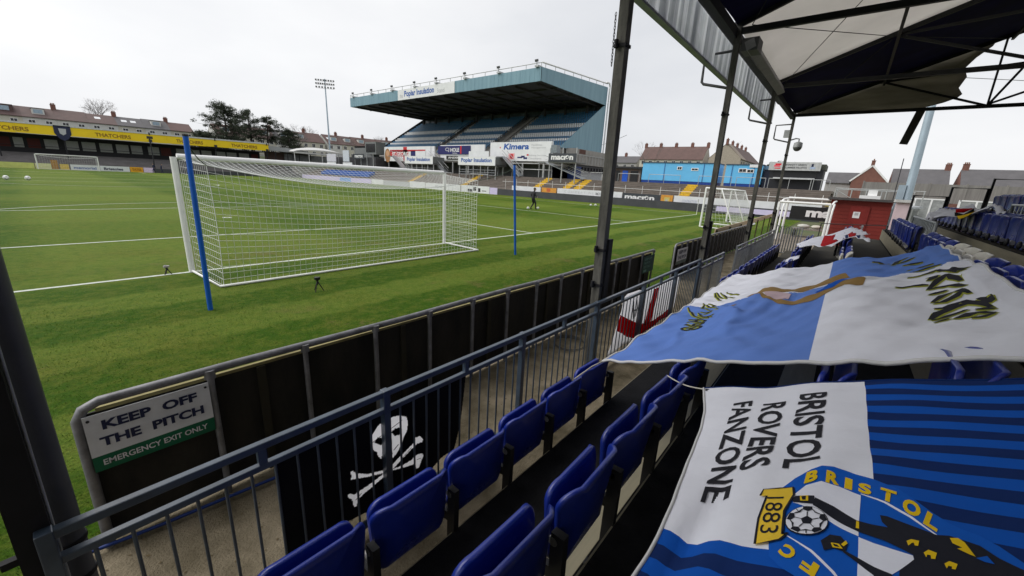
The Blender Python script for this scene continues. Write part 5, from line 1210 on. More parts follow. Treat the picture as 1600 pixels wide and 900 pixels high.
face_sign("kiosk_sign", "pale sign with red mark and two lines of dark lettering atop the black kiosk", 47.6, -3.55, -8.2, 4.86, 5.72, M("sign_pale", (.48, .49, .49), .5),
          (("INFINITY GREEN", .33, .56, .40, .22, M("ink_grey", (.12, .12, .13), .6), .02), ("SUMMER PROFITS", .32, .22, .42, .22, M("ink_grey", (.12, .12, .13), .6), .02)),
          extra=many(blk(.12, .62, .24, .82, red_ink), blk(.10, .42, .22, .62, M("ink_pinkred", C(230, 95, 110), .5)), blk(.12, .18, .24, .30, red_ink), blk(.82, .45, .86, .8, navy_ink), blk(.80, .2, .90, .45, M("ink_paleblue", C(165, 180, 205), .5))))
# low dark shed and doorway left of the long cabin
t = thing("shed", "low flat-roofed shed with a bright blue door left of the long blue cabin", "shed", (49, 13.2, 2.9))
part("wall", MB().box(49, 51.5, 11.6, 16.0, 2.88, 4.7, M("shed_brick", C(105, 90, 82), .8, var=.2)), t); part("door", MB().box(48.95, 48.995, 13.5, 14.3, 2.9, 4.4, M("door_blue", C(25, 85, 190), .5)), t)
part("doorway", MB().box(48.95, 48.995, 12.0, 13.1, 2.9, 4.4, black_ink), t); part("doorway", MB().box(48.95, 48.995, 14.7, 15.3, 2.9, 4.4, black_ink), t); part("roof", MB().box(48.6, 52, 11.4, 16.3, 4.7, 4.95, dark_steel), t)

# white training goals and macron board behind the near goal line
g = thing("training_goal", "white movable training goal parked beyond the pitch corner", "goal", (25.5, -4, 0))
for xx in (22, 29.3): part("post", MB().tube([(xx, -4, .05), (xx, -4, 2.5)], .06, goal_white, 10), g)
part("crossbar", MB().tube([(22, -4, 2.5), (29.3, -4, 2.5)], .06, goal_white, 10), g)
for xx in (22, 25.6, 29.3): part("side_frame", MB().tube([(xx, -4, 2.5), (xx, -4.9, 2.45), (xx, -6.0, .05), (xx, -4, .05)], .045, goal_white, 8), g)
part("rear_bar", MB().tube([(22, -6.0, .06), (29.3, -6.0, .06)], .05, goal_white, 8).tube([(22, -4.9, 2.45), (29.3, -4.9, 2.45)], .04, goal_white, 8), g)
mb = MB()
def tgb(x, f): return Vector((x, -4.9, 2.45)).lerp(Vector((x, -6.0, .08)), f)
for k in range(49): x = 22+7.3*k/48; mb.tube([tgb(x, 0), tgb(x, 1)], .006, net_mat, 3, False)
for k in range(17): mb.tube([tgb(22, k/16), tgb(29.3, k/16)], .006, net_mat, 3, False)
for xx in (22, 29.3):
    for k in range(13): f = k/12; mb.tube([(xx, -4, .05+2.45*f), tgb(xx, 1-f)], .006, net_mat, 3, False)
    for k in range(1, 8): f = k/8; mb.tube([(xx, -4-2*f, .06), (xx, -4-.9*f, 2.48)], .006, net_mat, 3, False)
part("net", mb, g)
for xx in (22.3, 29): 
    for yy in (-4.2, -5.9): part("wheel", MB().tube([(xx, yy-.04, .12), (xx, yy+.04, .12)], .12, black_paint, 12), g)
g = thing("small_goal", "bare white goal frame without a net beside the red hut", "goal", (19.5, -9.5, 0))
part("crossbar", MB().tube([(18.6, -8.45, 2.0), (18.6, -10.5, 2.0)], .06, goal_white, 10), g); part("crossbar", MB().tube([(20.6, -8.6, 2.2), (20.6, -10.75, 2.2)], .06, goal_white, 10), g)
for (xx, yy, h) in ((18.6, -8.45, 2.0), (18.6, -10.5, 2.0), (20.6, -8.6, 2.2), (20.6, -10.75, 2.2)): part("post", MB().tube([(xx, yy, 0), (xx, yy, h)], .06, goal_white, 10), g)
for yy in (-8.5, -10.55): part("stay", MB().tube([(18.6, yy, 1.98), (19.0, yy-.05, 2.12), (20.6, yy-.15, 2.18)], .045, goal_white, 8).tube([(19.3, yy-.05, .05), (19.3, yy-.05, 1.7), (19.6, yy-.07, 2.0)], .045, goal_white, 8), g)
face_sign("advertising_board", "black macron board on legs, half hidden behind the red hut", 24, -8.5, -12.9, .95, 1.72, M("board_black", (.012, .012, .013), .5), (("macron", .18, .22, .74, .5, white_ink, .05),))
t = thing("trolley", "low trolley with pale bags below the black macron board", "trolley", (23, -9.5, 0))
part("deck", MB().box(22.6, 23.6, -10.6, -8.9, .42, .50, M("weathered_wood", (.25, .23, .2), .8)), t)
for yy in (-9.0, -10.5):
    for xx in (22.7, 23.5): part("wheel", MB().tube([(xx, yy-.04, .2), (xx, yy+.04, .2)], .2, black_paint, 14), t)
mb = MB(); mb.ball((23.0, -9.4, .62), .2, M("bag_pale", (.5, .5, .46), .8), 12, 8, (1.2, 1.6, .6)); mb.ball((23.1, -10.0, .62), .18, M("bag_cream", (.6, .58, .5), .8), 12, 8, (1.2, 1.5, .6)); part("bags", mb, t)

hut_red = M("hut_red", C(124, 42, 35), .6, var=.10, scale=1.2); hut_trim = M("hut_roof", (.07, .065, .065), .7)
t = thing("hut", "brick-red painted hut with a door and white notice at the end of the walkway", "hut", (21.5, -11.6, 0))
mb = MB(); mb.box(20, 23.5, -12.72, -10.45, 0, 2.24, hut_red)
for k in range(1, 13): mb.box(19.992, 20.0, -12.72, -10.45, k*.17, k*.17+.012, M("hut_groove", C(104, 30, 26), .7))
part("wall", mb, t); part("roof", MB().box(19.75, 23.7, -12.85, -10.3, 2.245, 2.36, hut_trim), t)
d = part("door", MB().box(19.94, 19.985, -11.98, -11.25, .05, 2.0, M("hut_door", C(122, 36, 32), .55)), t)
part("handle", MB().tube([(19.93, -11.88, 1.02), (19.88, -11.88, 1.02), (19.88, -11.78, 1.02)], .014, steel, 8).box(19.932, 19.939, -11.92, -11.84, .92, 1.12, steel), d)
part("notice", MB().box(19.925, 19.938, -11.66, -11.40, 1.42, 1.72, panel_white).box(19.92, 19.9245, -11.60, -11.46, 1.55, 1.68, grey_ink), d)
t = thing("pillar", "pale pinkish pillar with a flat cap at the right corner of the red hut", "pillar", (19, -13, 0))
part("shaft", MB().box(18.9, 19.5, -13.25, -12.78, 0, 2.28, M("pillar_pink", C(205, 185, 190), .7, var=.12, scale=2)), t); part("cap", MB().box(18.8, 19.6, -13.33, -12.7, 2.282, 2.4, M("pillar_cap", (.55, .55, .54), .7)), t)
t = thing("pallet_box", "white plastic box standing on the roof of the red hut", "box", (22, -11.9, 2.36))
part("box", MB().box(21.6, 22.6, -12.3, -11.5, 2.362, 2.52, white_paint).box(21.8, 22.3, -12.15, -11.8, 2.52, 2.8, white_paint), t)
t = thing("walkway_rail", "thin dark rail crossing in front of the red hut", "railing", (17.5, -10.4, 0))
part("rail", MB().tube([(17.6, -10.35, 1.15), (17.3, -12.6, 1.3)], .02, black_paint, 6), t)
for k in range(3): a = k/2; part("post", MB().tube([(17.6-.3*a, -10.35-2.25*a, 0), (17.6-.3*a, -10.35-2.25*a, 1.15+.15*a)], .02, black_paint, 6), t)
# metal stair clutter behind the hut
t = thing("metal_ramp", "grey galvanised ramp with rails behind the red hut", "ramp", (36, -11.5, 1))
part("deck", MB().obox((36, -12.5, 1.6), (3.0, 0, 0), (0, 2.6, -.35), (0, 0, .06), steel), t)
for s in (-1, 1):
    for k in range(6): y = -10.2-k*.95; part("post", MB().tube([(36+s*2.8, y, 1.2+.1*k*.5), (36+s*2.8, y, 3.0)], .035, pale_steel, 6), t)
    part("rail", MB().tube([(36+s*2.8, -10.2, 3.0), (36+s*2.8, -15, 3.0)], .035, pale_steel, 6).tube([(36+s*2.8, -10.2, 2.9), (36+s*2.8, -12.2, 1.7)], .03, pale_steel, 6), t)
t = thing("yellow_board", "yellow and orange crate board at the right corner of the far terrace", "board", (43, -9.6, 1.6)); part("board", MB().box(42.2, 43.4, -10.6, -9.5, 1.45, 1.75, M("crate_yellow", C(190, 165, 70), .6)).box(42.19, 43, -10.5, -9.9, 1.76, 1.9, orange_b), t)

# floodlight mast on the right, with cabinet
mast_m = M("mast_galv", C(168, 184, 196), .45, .3, var=.10, scale=1)
t = thing("floodlight_mast", "thick pale blue-grey floodlight mast rising beyond the torn gable on the right", "mast", (24, -13.45, 0))
part("shaft", MB().tube([(24, -13.52, 0), (24, -13.25, 9), (24, -13.05, 22)], [.19, .15, .10], mast_m, 20), t); part("cabinet", MB().box(23.8, 24.1, -13.28, -13.0, .8, 3.15, mast_m), t)
part("hatch", MB().box(23.79, 23.82, -13.6, -13.4, 1.3, 2.0, mast_m), t)
t = thing("aerial_pole", "thin dark aerial pole left of the thick pale mast", "pole", (22, -12.9, 0)); part("shaft", MB().tube([(22, -12.8, 2.3), (22, -12.75, 4.35)], .018, dark_steel, 6), t)
# wooden fence, brick wall and white-framed windows behind the stand end
t = thing("wooden_fence", "grey weathered wooden fence behind the right-hand end of the stand", "fence", (40, -18, 1))
fw_m = M("weathered_fence", (.17, .16, .15), .85, scale=2, col2=(.26, .25, .23), streak=(1, 4, .3))
for k in range(9):
    y = -11.8-k*2.0; part("panel", MB().box(40, 40.06, y-1.94, y-.06, 2.3, 3.72, fw_m), t); part("post", MB().box(39.97, 40.1, y-.06, y+.06, 0, 3.8, fw_m), t)
for k in range(17):
    pass
brick_m = M("brick_wall_red", C(120, 84, 74), .85, var=.25, scale=3)
tag(MB().box(39.4, 39.7, -30, -13.4, 0, 2.25, brick_m).build("brick_wall"), "low red-brown brick wall below the grey wooden fence on the right", "wall")
for y0, lb in ((-14.2, "left white-framed greenhouse window leaning on the brick wall"), (-17.4, "right white-framed greenhouse window leaning on the brick wall")):
    t = thing("window_frame", lb, "window", (38, y0, 0)); fr = part("frame", MB().box(38.0, 38.08, y0-.06, y0+.06, .4, 2.6, white_paint).box(38.0, 38.08, y0-2.66, y0-2.54, .4, 2.6, white_paint).box(38.0, 38.08, y0-2.6, y0, 2.5, 2.6, white_paint).box(38.0, 38.08, y0-.9, y0-.8, .4, 2.5, white_paint).box(38.0, 38.08, y0-1.8, y0-1.7, .4, 2.5, white_paint), t)
    part("pane", MB().box(38.03, 38.05, y0-2.54, y0-.06, .4, 2.5, M("cloudy_glass", (.30, .31, .31), .4, var=.3)), fr)

# ================================================================ houses
slate = M("roof_slate", C(92, 90, 92), .75, var=.15, scale=.8); tile_red = M("roof_tile_red", C(98, 78, 74), .8, var=.18, scale=.7); tile_brown = M("roof_tile_brown", C(98, 82, 79), .8, var=.18, scale=.7)
tile_maroon = M("roof_tile_maroon", C(88, 70, 68), .8, var=.15, scale=.7); tile_tan = M("roof_tile_tan", C(140, 128, 116), .8, var=.15, scale=.7)
render_white = M("render_white", (.60, .60, .57), .8, var=.08, scale=.5); render_cream = M("render_cream", (.54, .52, .44), .8, var=.08, scale=.5); render_grey = M("render_grey", (.38, .37, .36), .8, var=.1, scale=.5)
brick_red = M("brick_red", C(124, 86, 76), .85, var=.15, scale=1.5)
def house(o, ux, w_, dp, zb, ze, zr, wall, roof, label, chim=(), dormer=None, sky=(), wins=True, name="terraced_house", over=.25, group=None, gable_wall=None):
    """pitched-roof house; o = left front corner seen from the pitch, ux = unit direction of the front, depth goes back from the pitch"""
    u = Vector((ux[0], ux[1], 0)).normalized(); v = Vector((-u.y, u.x, 0)); o = Vector((o[0], o[1], 0))
    P = lambda a, b_, z: o+u*a+v*b_+Vector((0, 0, z))
    t = thing(name, label, "house", tuple(P(w_/2, 0, zb)), group)
    mb = MB(); V = [P(0, 0, zb), P(w_, 0, zb), P(w_, dp, zb), P(0, dp, zb), P(0, 0, ze), P(w_, 0, ze), P(w_, dp, ze), P(0, dp, ze), P(0, dp/2, zr-.12), P(w_, dp/2, zr-.12)]
    mb.add(V, [(0, 1, 5, 4), (2, 3, 7, 6)], wall); mb.add(V, [(1, 2, 6, 9, 5), (3, 0, 4, 8, 7)], gable_wall or wall); part("wall", mb, t)
    s = (zr-ze)/(dp/2); e = .3
    mb = MB(); prof = [(-e, ze-s*e), (dp/2, zr), (dp+e, ze-s*e), (dp+e, ze-s*e+.14), (dp/2, zr+.16), (-e, ze-s*e+.14)]
    mb.prism([P(-over*.1, a, z) for a, z in prof], u*(w_+over*.2), roof); rf = part("roof", mb, t)
    for a in chim:
        mb = MB(); c = P(a, dp/2, 0); mb.obox((c.x, c.y, zr+.35), u*.45, v*.3, (0, 0, .75), brick_m); mb.obox((c.x, c.y, zr+1.13), u*.5, v*.35, (0, 0, .05), brick_m)
        for q in (-.25, 0, .25): mb.tube([(c.x+u.x*q, c.y+u.y*q, zr+1.15), (c.x+u.x*q, c.y+u.y*q, zr+1.5)], .10, M("chimney_pot", C(130, 90, 70), .8), 8)
        part("chimney", mb, rf)
    if dormer:
        a, dw, dh, dm = dormer; zz = ze+s*dp*.16; mb = MB()
        for (b0, b1) in ((dp*.14, dp*.46),): 
            c = (P(a, b0, zz+dh/2)+P(a, b1, zz+dh/2))/2; mb.obox(c, u*dw/2, v*(b1-b0)/2, (0, 0, dh/2), dm); mb.obox(c+Vector((0, 0, dh/2+.06)), u*(dw/2+.1), v*((b1-b0)/2+.1), (0, 0, .06), slate)
        dn = part("dormer", mb, t); c = P(a, dp*.14-.02, zz+dh*.52); mb = MB(); mb.obox(c, u*dw*.36, v*.015, (0, 0, dh*.32), M("glass_house", C(150, 170, 185), .15)); part("window", mb, dn)
    for a, f in sky:
        b0 = dp*.5*f; c = P(a, b0, ze+s*b0+.17); dd = (v+Vector((0, 0, s))).normalized(); mb = MB(); mb.obox(c, u*.55, dd*.6, u.cross(dd)*.03, M("skylight_white", (.7, .71, .72), .3)); part("skylight", mb, rf)
    if wins:
        n = max(1, int(w_/2.6)); fl = max(1, int((ze-zb)/2.6))
        for i in range(n):
            for k in range(fl):
                c = P(w_*(i+.5)/n, -.03, ze-1.25-k*2.6); mb = MB(); mb.obox(c, u*.55, v*.03, (0, 0, .65), white_paint); wn = part("window", mb, t)
                mb = MB()
                for q in (-1, 1): mb.obox(c-v*.04+u*.26*q, u*.22, v*.008, (0, 0, .56), glass_dark)
                part("pane", mb, wn)
    return t
# terrace behind the far-left stand
roofs = [tile_maroon, tile_brown, slate, tile_maroon, tile_maroon, tile_brown, tile_brown, tile_brown, slate, slate, tile_red]
walls = [render_white, render_grey, brick_m, render_cream, render_cream, render_white, render_white, render_white, render_cream, render_white, render_cream]
desc = ["maroon roof at the left edge", "brown roof and grey front", "slate roof and brick front", "maroon roof and white dormer", "maroon roof and cream front, next to another like it", "brown roof and white dormer", "plain brown roof and white front", "brown roof with a big skylight", "slate roof with two skylights", "slate roof next to the red one", "bright red roof beside the pines"]
x = -30.0
for k in range(11):
    w_ = 5.35; lb = "terraced house behind the yellow fascia, %s" % desc[k]
    house((x, 140), (1, 0), w_-.02, 9, 5.8, 10.75+.02*k, 13.15+(.15 if k % 3 == 0 else 0), walls[k], roofs[k], lb, chim=(.1,) if k % 2 == 0 else (), dormer=(w_*.5, 2.0, 1.3, render_white) if k in (0, 1, 2, 3, 5, 9) else ((w_*.45, 3.6, 1.5, tile_maroon) if k == 4 else None), sky=((2.0, .55),) if k == 7 else (((1.6, .5), (3.4, .5)) if k == 8 else ()), group="terrace behind the far stand")
    x += w_
# terrace in the centre gap
x = 34.5; roofs = [tile_red, tile_brown, tile_brown, slate, tile_brown, tile_red, tile_red, tile_brown, tile_red, tile_red, tile_brown, tile_red]
for k in range(12):
    w_ = 5.6; z = 11.2+.12*k
    if k == 0: lb = "red-roofed house glimpsed between the pine trees"
    else: lb = "%s house, %s in the row between pines and main stand" % (["red-roofed", "brown-roofed", "slate-roofed"][[tile_red, tile_brown, slate].index(roofs[k])], ORD[k-1])
    house((x, 141+(k % 2)*.25), (1, 0), w_-.02, 9, 6.0, z, z+3.1, render_cream if k % 3 else render_white, roofs[k], lb, chim=(.1,) if k % 2 else (), dormer=(w_*.55, 2.3, 1.35, render_white) if k % 4 != 1 else None, sky=((1.5, .55),) if k in (4, 6) else (), group="terrace in the centre gap")
    x += w_ + (.8 if k == 5 else 0)
# red-roofed terrace behind the blue cabins
y = 48.3
for k in range(4):
    house((135, y), (0, -1), 5.2, 8, 3, 11.75, 15.85-.02*k, render_cream if k < 3 else render_cream, tile_red, "house %s of the red-roofed terrace behind the cabins" % ["at the left end", "second from the left", "third from the left", "with the pale right-hand gable"][k], chim=(.15, 5.1) if k == 3 else (.15,), gable_wall=render_cream, group="red-roofed terrace behind the cabins"); y -= 5.25
house((139, 66), (0, -1), 15, 7, 3, 10.6, 12.9, render_grey, slate, "long low house with a dark slate roof left of the red-roofed terrace", chim=(9,), name="house")
house((139, 26), (0, -1), 7, 8, 3, 9.8, 11.6, render_grey, slate, "low dark-roofed house in the gap between the two terraces", name="house")
# beige gable-end terrace
x = 128
for k in range(5):
    house((x, 15.2), (1, 0), 6.6, 8.6, 3, 11.6, 15.75, render_grey if k else M("render_beige", C(165, 156, 142), .8), tile_tan if k < 1 else tile_brown, "terraced house behind the short blue cabin, %s" % ["with the beige gable end facing the pitch", "second from the gable end", "third from the gable end", "fourth from the gable end", "farthest from the gable end"][k], chim=(.2,), gable_wall=M("render_beige", C(165, 156, 142), .8), group="gable-end terrace behind the short cabin"); x += 6.65
# brick houses on the right
def gable_front(y, w_, x, zb, ze, zr, label):
    t = house((x, y), (1, 0), 9, w_, zb, ze, zr, brick_red, slate, label, chim=(1.2,), name="brick_house", wins=False)
    mb = MB(); 
    for s in (0, 1):
        a = Vector((x-.06, y+(w_+.3 if s else -.3), ze-.15)); c = Vector((x-.06, y+w_/2, zr+.1)); mb.bar(a, c, .1, .30, white_paint)
    part("bargeboard", mb, t)
gable_front(-16.4, 5.7, 110, 0, 5.9, 9.0, "red brick house with white bargeboards on its gable, right of the kiosk")
house((118, -6.0), (0, -1), 9, 7, 0, 5.6, 7.9, render_grey, slate, "slate-roofed bungalow left of the brick gable", name="house", wins=False)
house((112, -17.2), (0, -1), 8.6, 8, 0, 5.6, 8.7, brick_red, slate, "brick house with a wide slate roof behind the pale mast", chim=(8.2,), name="brick_house", gable_wall=brick_red)
house((111, -27.2), (0, -1), 17, 8, 0, 5.6, 8.75, brick_red, slate, "brick house with a wide slate roof at the right edge", chim=(.5,), name="brick_house", gable_wall=brick_red)

# ================================================================ far-left stand with the yellow fascia
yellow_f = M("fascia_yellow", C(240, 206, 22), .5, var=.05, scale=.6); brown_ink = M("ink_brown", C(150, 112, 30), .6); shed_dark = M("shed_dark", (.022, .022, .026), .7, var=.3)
t = thing("far_stand", "low far stand with a long yellow fascia and dark interior", "grandstand", (0, 110, 0))
for i in range(11):
    x0 = -40+i*7.0; x1 = min(x0+6.98, 36.2)
    if x0 < 36: part("fascia_panel", MB().box(x0, x1, 106, 106.12, 5.85+.012*(x0+40)/2, 7.45+.012*(x0+40)/2, yellow_f), t)
mb = MB(); mb.prism([(-41, 105.9, 7.5), (-41, 119, 7.2), (-41, 119, 7.5), (-41, 105.9, 7.8)], (77.2, 0, .35), M("roof_pale", (.55, .56, .57), .5)); part("roof", mb, t)
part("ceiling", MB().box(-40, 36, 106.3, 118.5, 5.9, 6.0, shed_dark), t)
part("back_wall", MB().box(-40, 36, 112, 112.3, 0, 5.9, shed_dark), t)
mb = MB()
for k in range(7): mb.box(-42, 41, 100.6+k*1.6, 102.2+k*1.6, 0, .9+k*.3, M("terrace_dim", (.16, .15, .15), .85, var=.2, scale=.7))
part("terrace", mb, t)
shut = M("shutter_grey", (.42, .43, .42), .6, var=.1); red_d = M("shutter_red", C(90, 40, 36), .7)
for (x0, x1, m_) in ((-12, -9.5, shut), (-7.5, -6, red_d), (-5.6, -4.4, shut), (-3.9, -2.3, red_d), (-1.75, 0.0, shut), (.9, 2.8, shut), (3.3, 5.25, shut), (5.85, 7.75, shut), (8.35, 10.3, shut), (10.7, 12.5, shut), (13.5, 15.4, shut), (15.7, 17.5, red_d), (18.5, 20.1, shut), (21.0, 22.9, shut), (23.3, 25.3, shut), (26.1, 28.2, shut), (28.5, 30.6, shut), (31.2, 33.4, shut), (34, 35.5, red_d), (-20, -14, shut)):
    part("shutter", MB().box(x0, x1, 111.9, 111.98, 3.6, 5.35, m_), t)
part("guard_rail", MB().tube([(-40, 111.2, 4.0), (36, 111.2, 4.0)], .05, dark_steel, 6), t)
for x in (-31, -19, -7.4, .7, 13.2, 24.8, 35.8):
    part("roof_post", MB().tube([(x, 106.3, 1.5), (x, 106.3, 6.0)], .10, shed_dark, 8), t)
for x in (13.2, 24.8, 35.8): part("lamp", MB().box(x-.25, x+.25, 105.75, 105.98, 6.1, 6.7, dark_steel).tube([(x, 105.9, 7.6), (x, 105.9, 8.1)], .12, dark_steel, 8), t)
t2 = thing("crest_sign", "dark shield sign in the middle of the yellow fascia at the left", "sign", (.7, 105.9, 6))
mb = MB(); mb.prism([(.7+a, 105.9, 6.75+c) for a, c in ((-1.1, 1.1), (1.1, 1.1), (1.1, -.3), (.6, -1.2), (0, -1.6), (-.6, -1.2), (-1.1, -.3))], (0, .06, 0), navy_ink); mb.poly([(.7+a, 105.88, 6.85+c) for a, c in ((-.5, .5), (.5, .5), (.4, -.4), (0, -.7), (-.4, -.4))], grey_ink); part("shield", mb, t2)
for (x0, x1, lb) in ((-9.3, -3.45, "leftmost THATCHERS lettering on the yellow fascia, cut off at the picture edge"), (5.0, 10.2, "THATCHERS lettering on the yellow fascia right of the shield sign"), (17.6, 22.45, "THATCHERS lettering on the yellow fascia behind the blue net pole"), (28.0, 33.6, "last THATCHERS lettering at the right end of the yellow fascia")):
    tt = thing("fascia_lettering", lb, "lettering", ((x0+x1)/2, 105.98, 6.4), "THATCHERS names on the fascia"); z0 = 6.18+.006*(x0+40); mb = MB(); letter(mb, "THATCHERS", (x0, 105.97, z0), (x1-x0, 0, 0), (0, 0, .72), brown_ink, .03)
    mb.box(x0-.05, x0-.02, 105.985, 105.998, z0, z0+.02, brown_ink); part("letters", mb, tt)
t = thing("side_stand", "low stand with a sloping pale grey roof at the end of the yellow fascia", "grandstand", (42, 110, 0))
mb = MB(); mb.prism([(36.4, 106.5, 7.6), (44.5, 106.5, 7.2), (48.5, 106.5, 6.3), (48.5, 106.5, 6.1), (36.4, 106.5, 6.5)], (0, 8, .3), M("roof_pale_grey", (.33, .34, .35), .6)); part("roof", mb, t)
part("wall", MB().box(36.6, 48, 110, 110.3, 0, 6.3, M("side_brick", C(92, 74, 70), .8, var=.25, scale=1)), t)
for x in (38, 41, 44, 47): part("roof_post", MB().tube([(x, 106.8, 1), (x, 106.8, 6.4)], .1, shed_dark, 8), t)
# white marquee and small seating in the corner
t = thing("marquee", "white tent canopy on posts in the far corner, left of the main stand", "tent", (48.5, 106, 2))
mb = MB(); mb.grid(lambda a, c: (41+15*a, 103+6*c, 6.6+1.5*math.sin(pi*min(1, max(0, a)))**.6*(1-abs(c-.5)*.9)), 20, 8, M("tent_white", (.68, .68, .67), .8, transl=.2)); mb.box(41, 56, 102.98, 103.05, 6.25, 6.62, M("tent_white", (.68, .68, .67), .8)); part("canopy", mb, t)
for x in (41.3, 45, 48.6, 52.2, 55.7): part("post", MB().tube([(x, 103.2, 1.6), (x, 103.2, 6.3)], .08, white_paint, 8), t)
part("back_wall", MB().box(41, 56, 109, 109.2, 0, 6.0, M("tent_dim", (.22, .23, .24), .8, var=.4, scale=.8)), t)
mb = MB()
for k in range(5): mb.box(41, 57, 100.5+k*.9, 101.4+k*.9, 0, 1.2+k*.55, stand_conc)
part("terrace", mb, t); mb = MB(); mb.prism([(49, 100.3, 2.2), (55, 100.3, 2.2), (55, 100.3, 5.0)], (0, .5, 0), M("blue_seats_far", C(24, 88, 172), .5)); part("blue_seating", mb, t)
mb = MB()
for k in range(6): x = 42+k*1.9; mb.tube([(x, 100.3, 3.0), (x, 100.3, 4.2)], .05, pale_steel, 6)
mb.tube([(42, 100.3, 4.2), (52, 100.3, 4.2)], .05, pale_steel, 6); part("rail", mb, t)
for (y0, y1, x, z0, z1, m_, lb) in ((91.2, 86.6, 44, 4.4, 6.2, M("board_lavender", C(205, 205, 215), .6), "pale grey board above a white one in the far corner"), (91.2, 86.8, 44, 2.9, 4.3, white_board, "white board under the pale grey one in the far corner"), (83.2, 80.4, 44, 4.5, 7.0, M("board_lav2", C(198, 204, 214), .6), "tall pale board standing in the far corner beside the dark ones"), (83.4, 79.2, 44, 2.8, 4.3, white_board, "white board under the tall pale one in the far corner"), (80.2, 75.6, 45, 5.2, 6.3, charcoal_b, "small dark macron board left of the St George banner")):
    face_sign("corner_board", lb, x, y0, y1, z0, z1, m_, (("macron", .12, .25, .76, .5, white_ink, .03),) if m_ is charcoal_b else ())
t = thing("camera_gantry", "dark cluttered gantry between the corner boards and the main stand", "gantry", (46, 80, 2))
part("body", MB().box(46, 49, 72.5, 92, 2.5, 5.6, M("gantry_dark", (.05, .05, .055), .7, var=.5, scale=.8)), t); part("cabin", MB().box(46.5, 49, 73, 77.5, 6.3, 9.0, grey_clad).box(46.4, 46.5, 73.4, 77, 6.8, 8.6, glass_dark), t)
for k in range(8): y = 72.8+k*2.6; part("post", MB().tube([(45.6, y, 2), (45.6, y, 6.4)], .08, pale_steel, 6), t)
# tall floodlight with three rows of lamps
t = thing("floodlight_mast", "tall thin floodlight mast with three rows of lamps in the centre distance", "mast", (56.6, 115, 0))
part("shaft", MB().tube([(56.8, 115, 0), (56.6, 115, 28.2)], [.27, .16], mast_m, 12), t)
for r, n in enumerate((8, 9, 7)):
    z = 27.8-r*.95; ad = Vector((.8, -.6, 0)); part("crossarm", MB().bar(Vector((56.6, 115, z-.3))-ad*2.5, Vector((56.6, 115, z-.3))+ad*2.5, .06, .06, dark_steel), t)
    for k in range(n): c = Vector((56.6, 115, z))+ad*(-2.4+4.8*k/(n-1)); part("lamp", MB().obox(c+Vector((-.1, -.15, 0)), (.17, -.13, 0), (.1, .14, .06), (-.04, -.05, .19), M("lamp_grey", (.20, .20, .205), .4)), t)
t = thing("light_post", "slim dark post standing in front of the yellow fascia at the far end", "pole", (12.2, 100.2, 0)); part("shaft", MB().tube([(12.2, 100.2, 0), (12.2, 100.2, 6.6)], .10, dark_steel, 8), t); part("lamp", MB().box(11.8, 12.7, 100.0, 100.5, 6.6, 7.1, dark_steel), t)

# ================================================================ trees
leaf_dark = M("pine_needles", (.018, .028, .016), .8, scale=1.2, col2=(.055, .065, .040), spec=.15); bark = M("bark", (.045, .036, .030), .9, var=.3)
twig = M("bare_twigs", (.19, .17, .165), .9, var=.2)
def pine(x, y, zb, zt, rmax, label, dens=1.0, seed=1, lean=0, bare=.35, wide=1.0):
    R = random.Random(seed); t = thing("pine_tree", label, "tree", (x, y, zb)); H = zt-zb
    mb = MB(); mb.tube([(x+lean*f*H+.12*sin(f*7+seed), y, zb+H*f*.95) for f in [k/8 for k in range(9)]], [.34*(1-.8*k/8)+.04 for k in range(9)], bark, 8); lv = MB()
    def clump(c, r, n):
        for _ in range(n):
            d = Vector((R.gauss(0, 1), R.gauss(0, 1), R.gauss(0, .5))).normalized(); p = Vector(c)+d*r*R.random()**.5; p.z -= abs(R.gauss(0, .1))
            a = Vector((R.gauss(0, 1), R.gauss(0, 1), R.gauss(0, .6))).normalized(); b_ = a.orthogonal().normalized(); s = R.uniform(.07, .18)
            lv.add([p-a*s*1.6, p+b_*s*.5, p+a*s*1.6, p-b_*s*.5], [(0, 1, 2, 3)], leaf_dark)
    nb = int(34*dens)
    for k in range(nb):
        f = bare+(1-bare)*(k+R.random())/nb; g = (f-bare)/(1-bare); rr = rmax*(.35+.65*sin(pi*min(1, .18+.80*g))**.8)*R.uniform(.55, 1.1)*(1 if g < .8 else .75); a = R.uniform(0, 2*pi)
        p0 = Vector((x+lean*f*H, y, zb+H*f*.93)); p1 = p0+Vector((cos(a)*rr*wide, sin(a)*rr*wide, rr*R.uniform(.02, .35)))
        mb.tube([p0, p0.lerp(p1, .5)+Vector((0, 0, .1)), p1], [.07, .045, .02], bark, 5, False)
        for q in range(3 if dens > .8 else 2):
            c = p0.lerp(p1, 1-.28*q)+Vector((R.gauss(0, .3), R.gauss(0, .3), R.gauss(.1, .2))); clump(c, R.uniform(.5, 1.05)*(.75+.05*rmax), int(84*R.uniform(.6, 1.2)))
    part("trunk", mb, t); part("crown", lv, t)
pine(31.8, 122, 3.0, 18.6, 6.4, "largest dark pine, standing at the left of the group of evergreens", 2.6, 3, .0, .18)
pine(38.2, 124, 3.0, 17.9, 4.4, "tall open pine with a visible trunk, second in the group of evergreens", .95, 5, .01, .50)
pine(42.6, 124, 3.0, 17.0, 4.0, "leaning open pine, third in the group of evergreens", .9, 8, .02, .46)
pine(47.4, 121, 3.0, 13.6, 3.8, "shorter dark bushy evergreen at the right of the pines", 1.5, 12, .01, .25)
pine(26.5, 121, 3.0, 10.6, 3.4, "low dark evergreen at the foot of the largest pine", 1.3, 21, 0, .2)
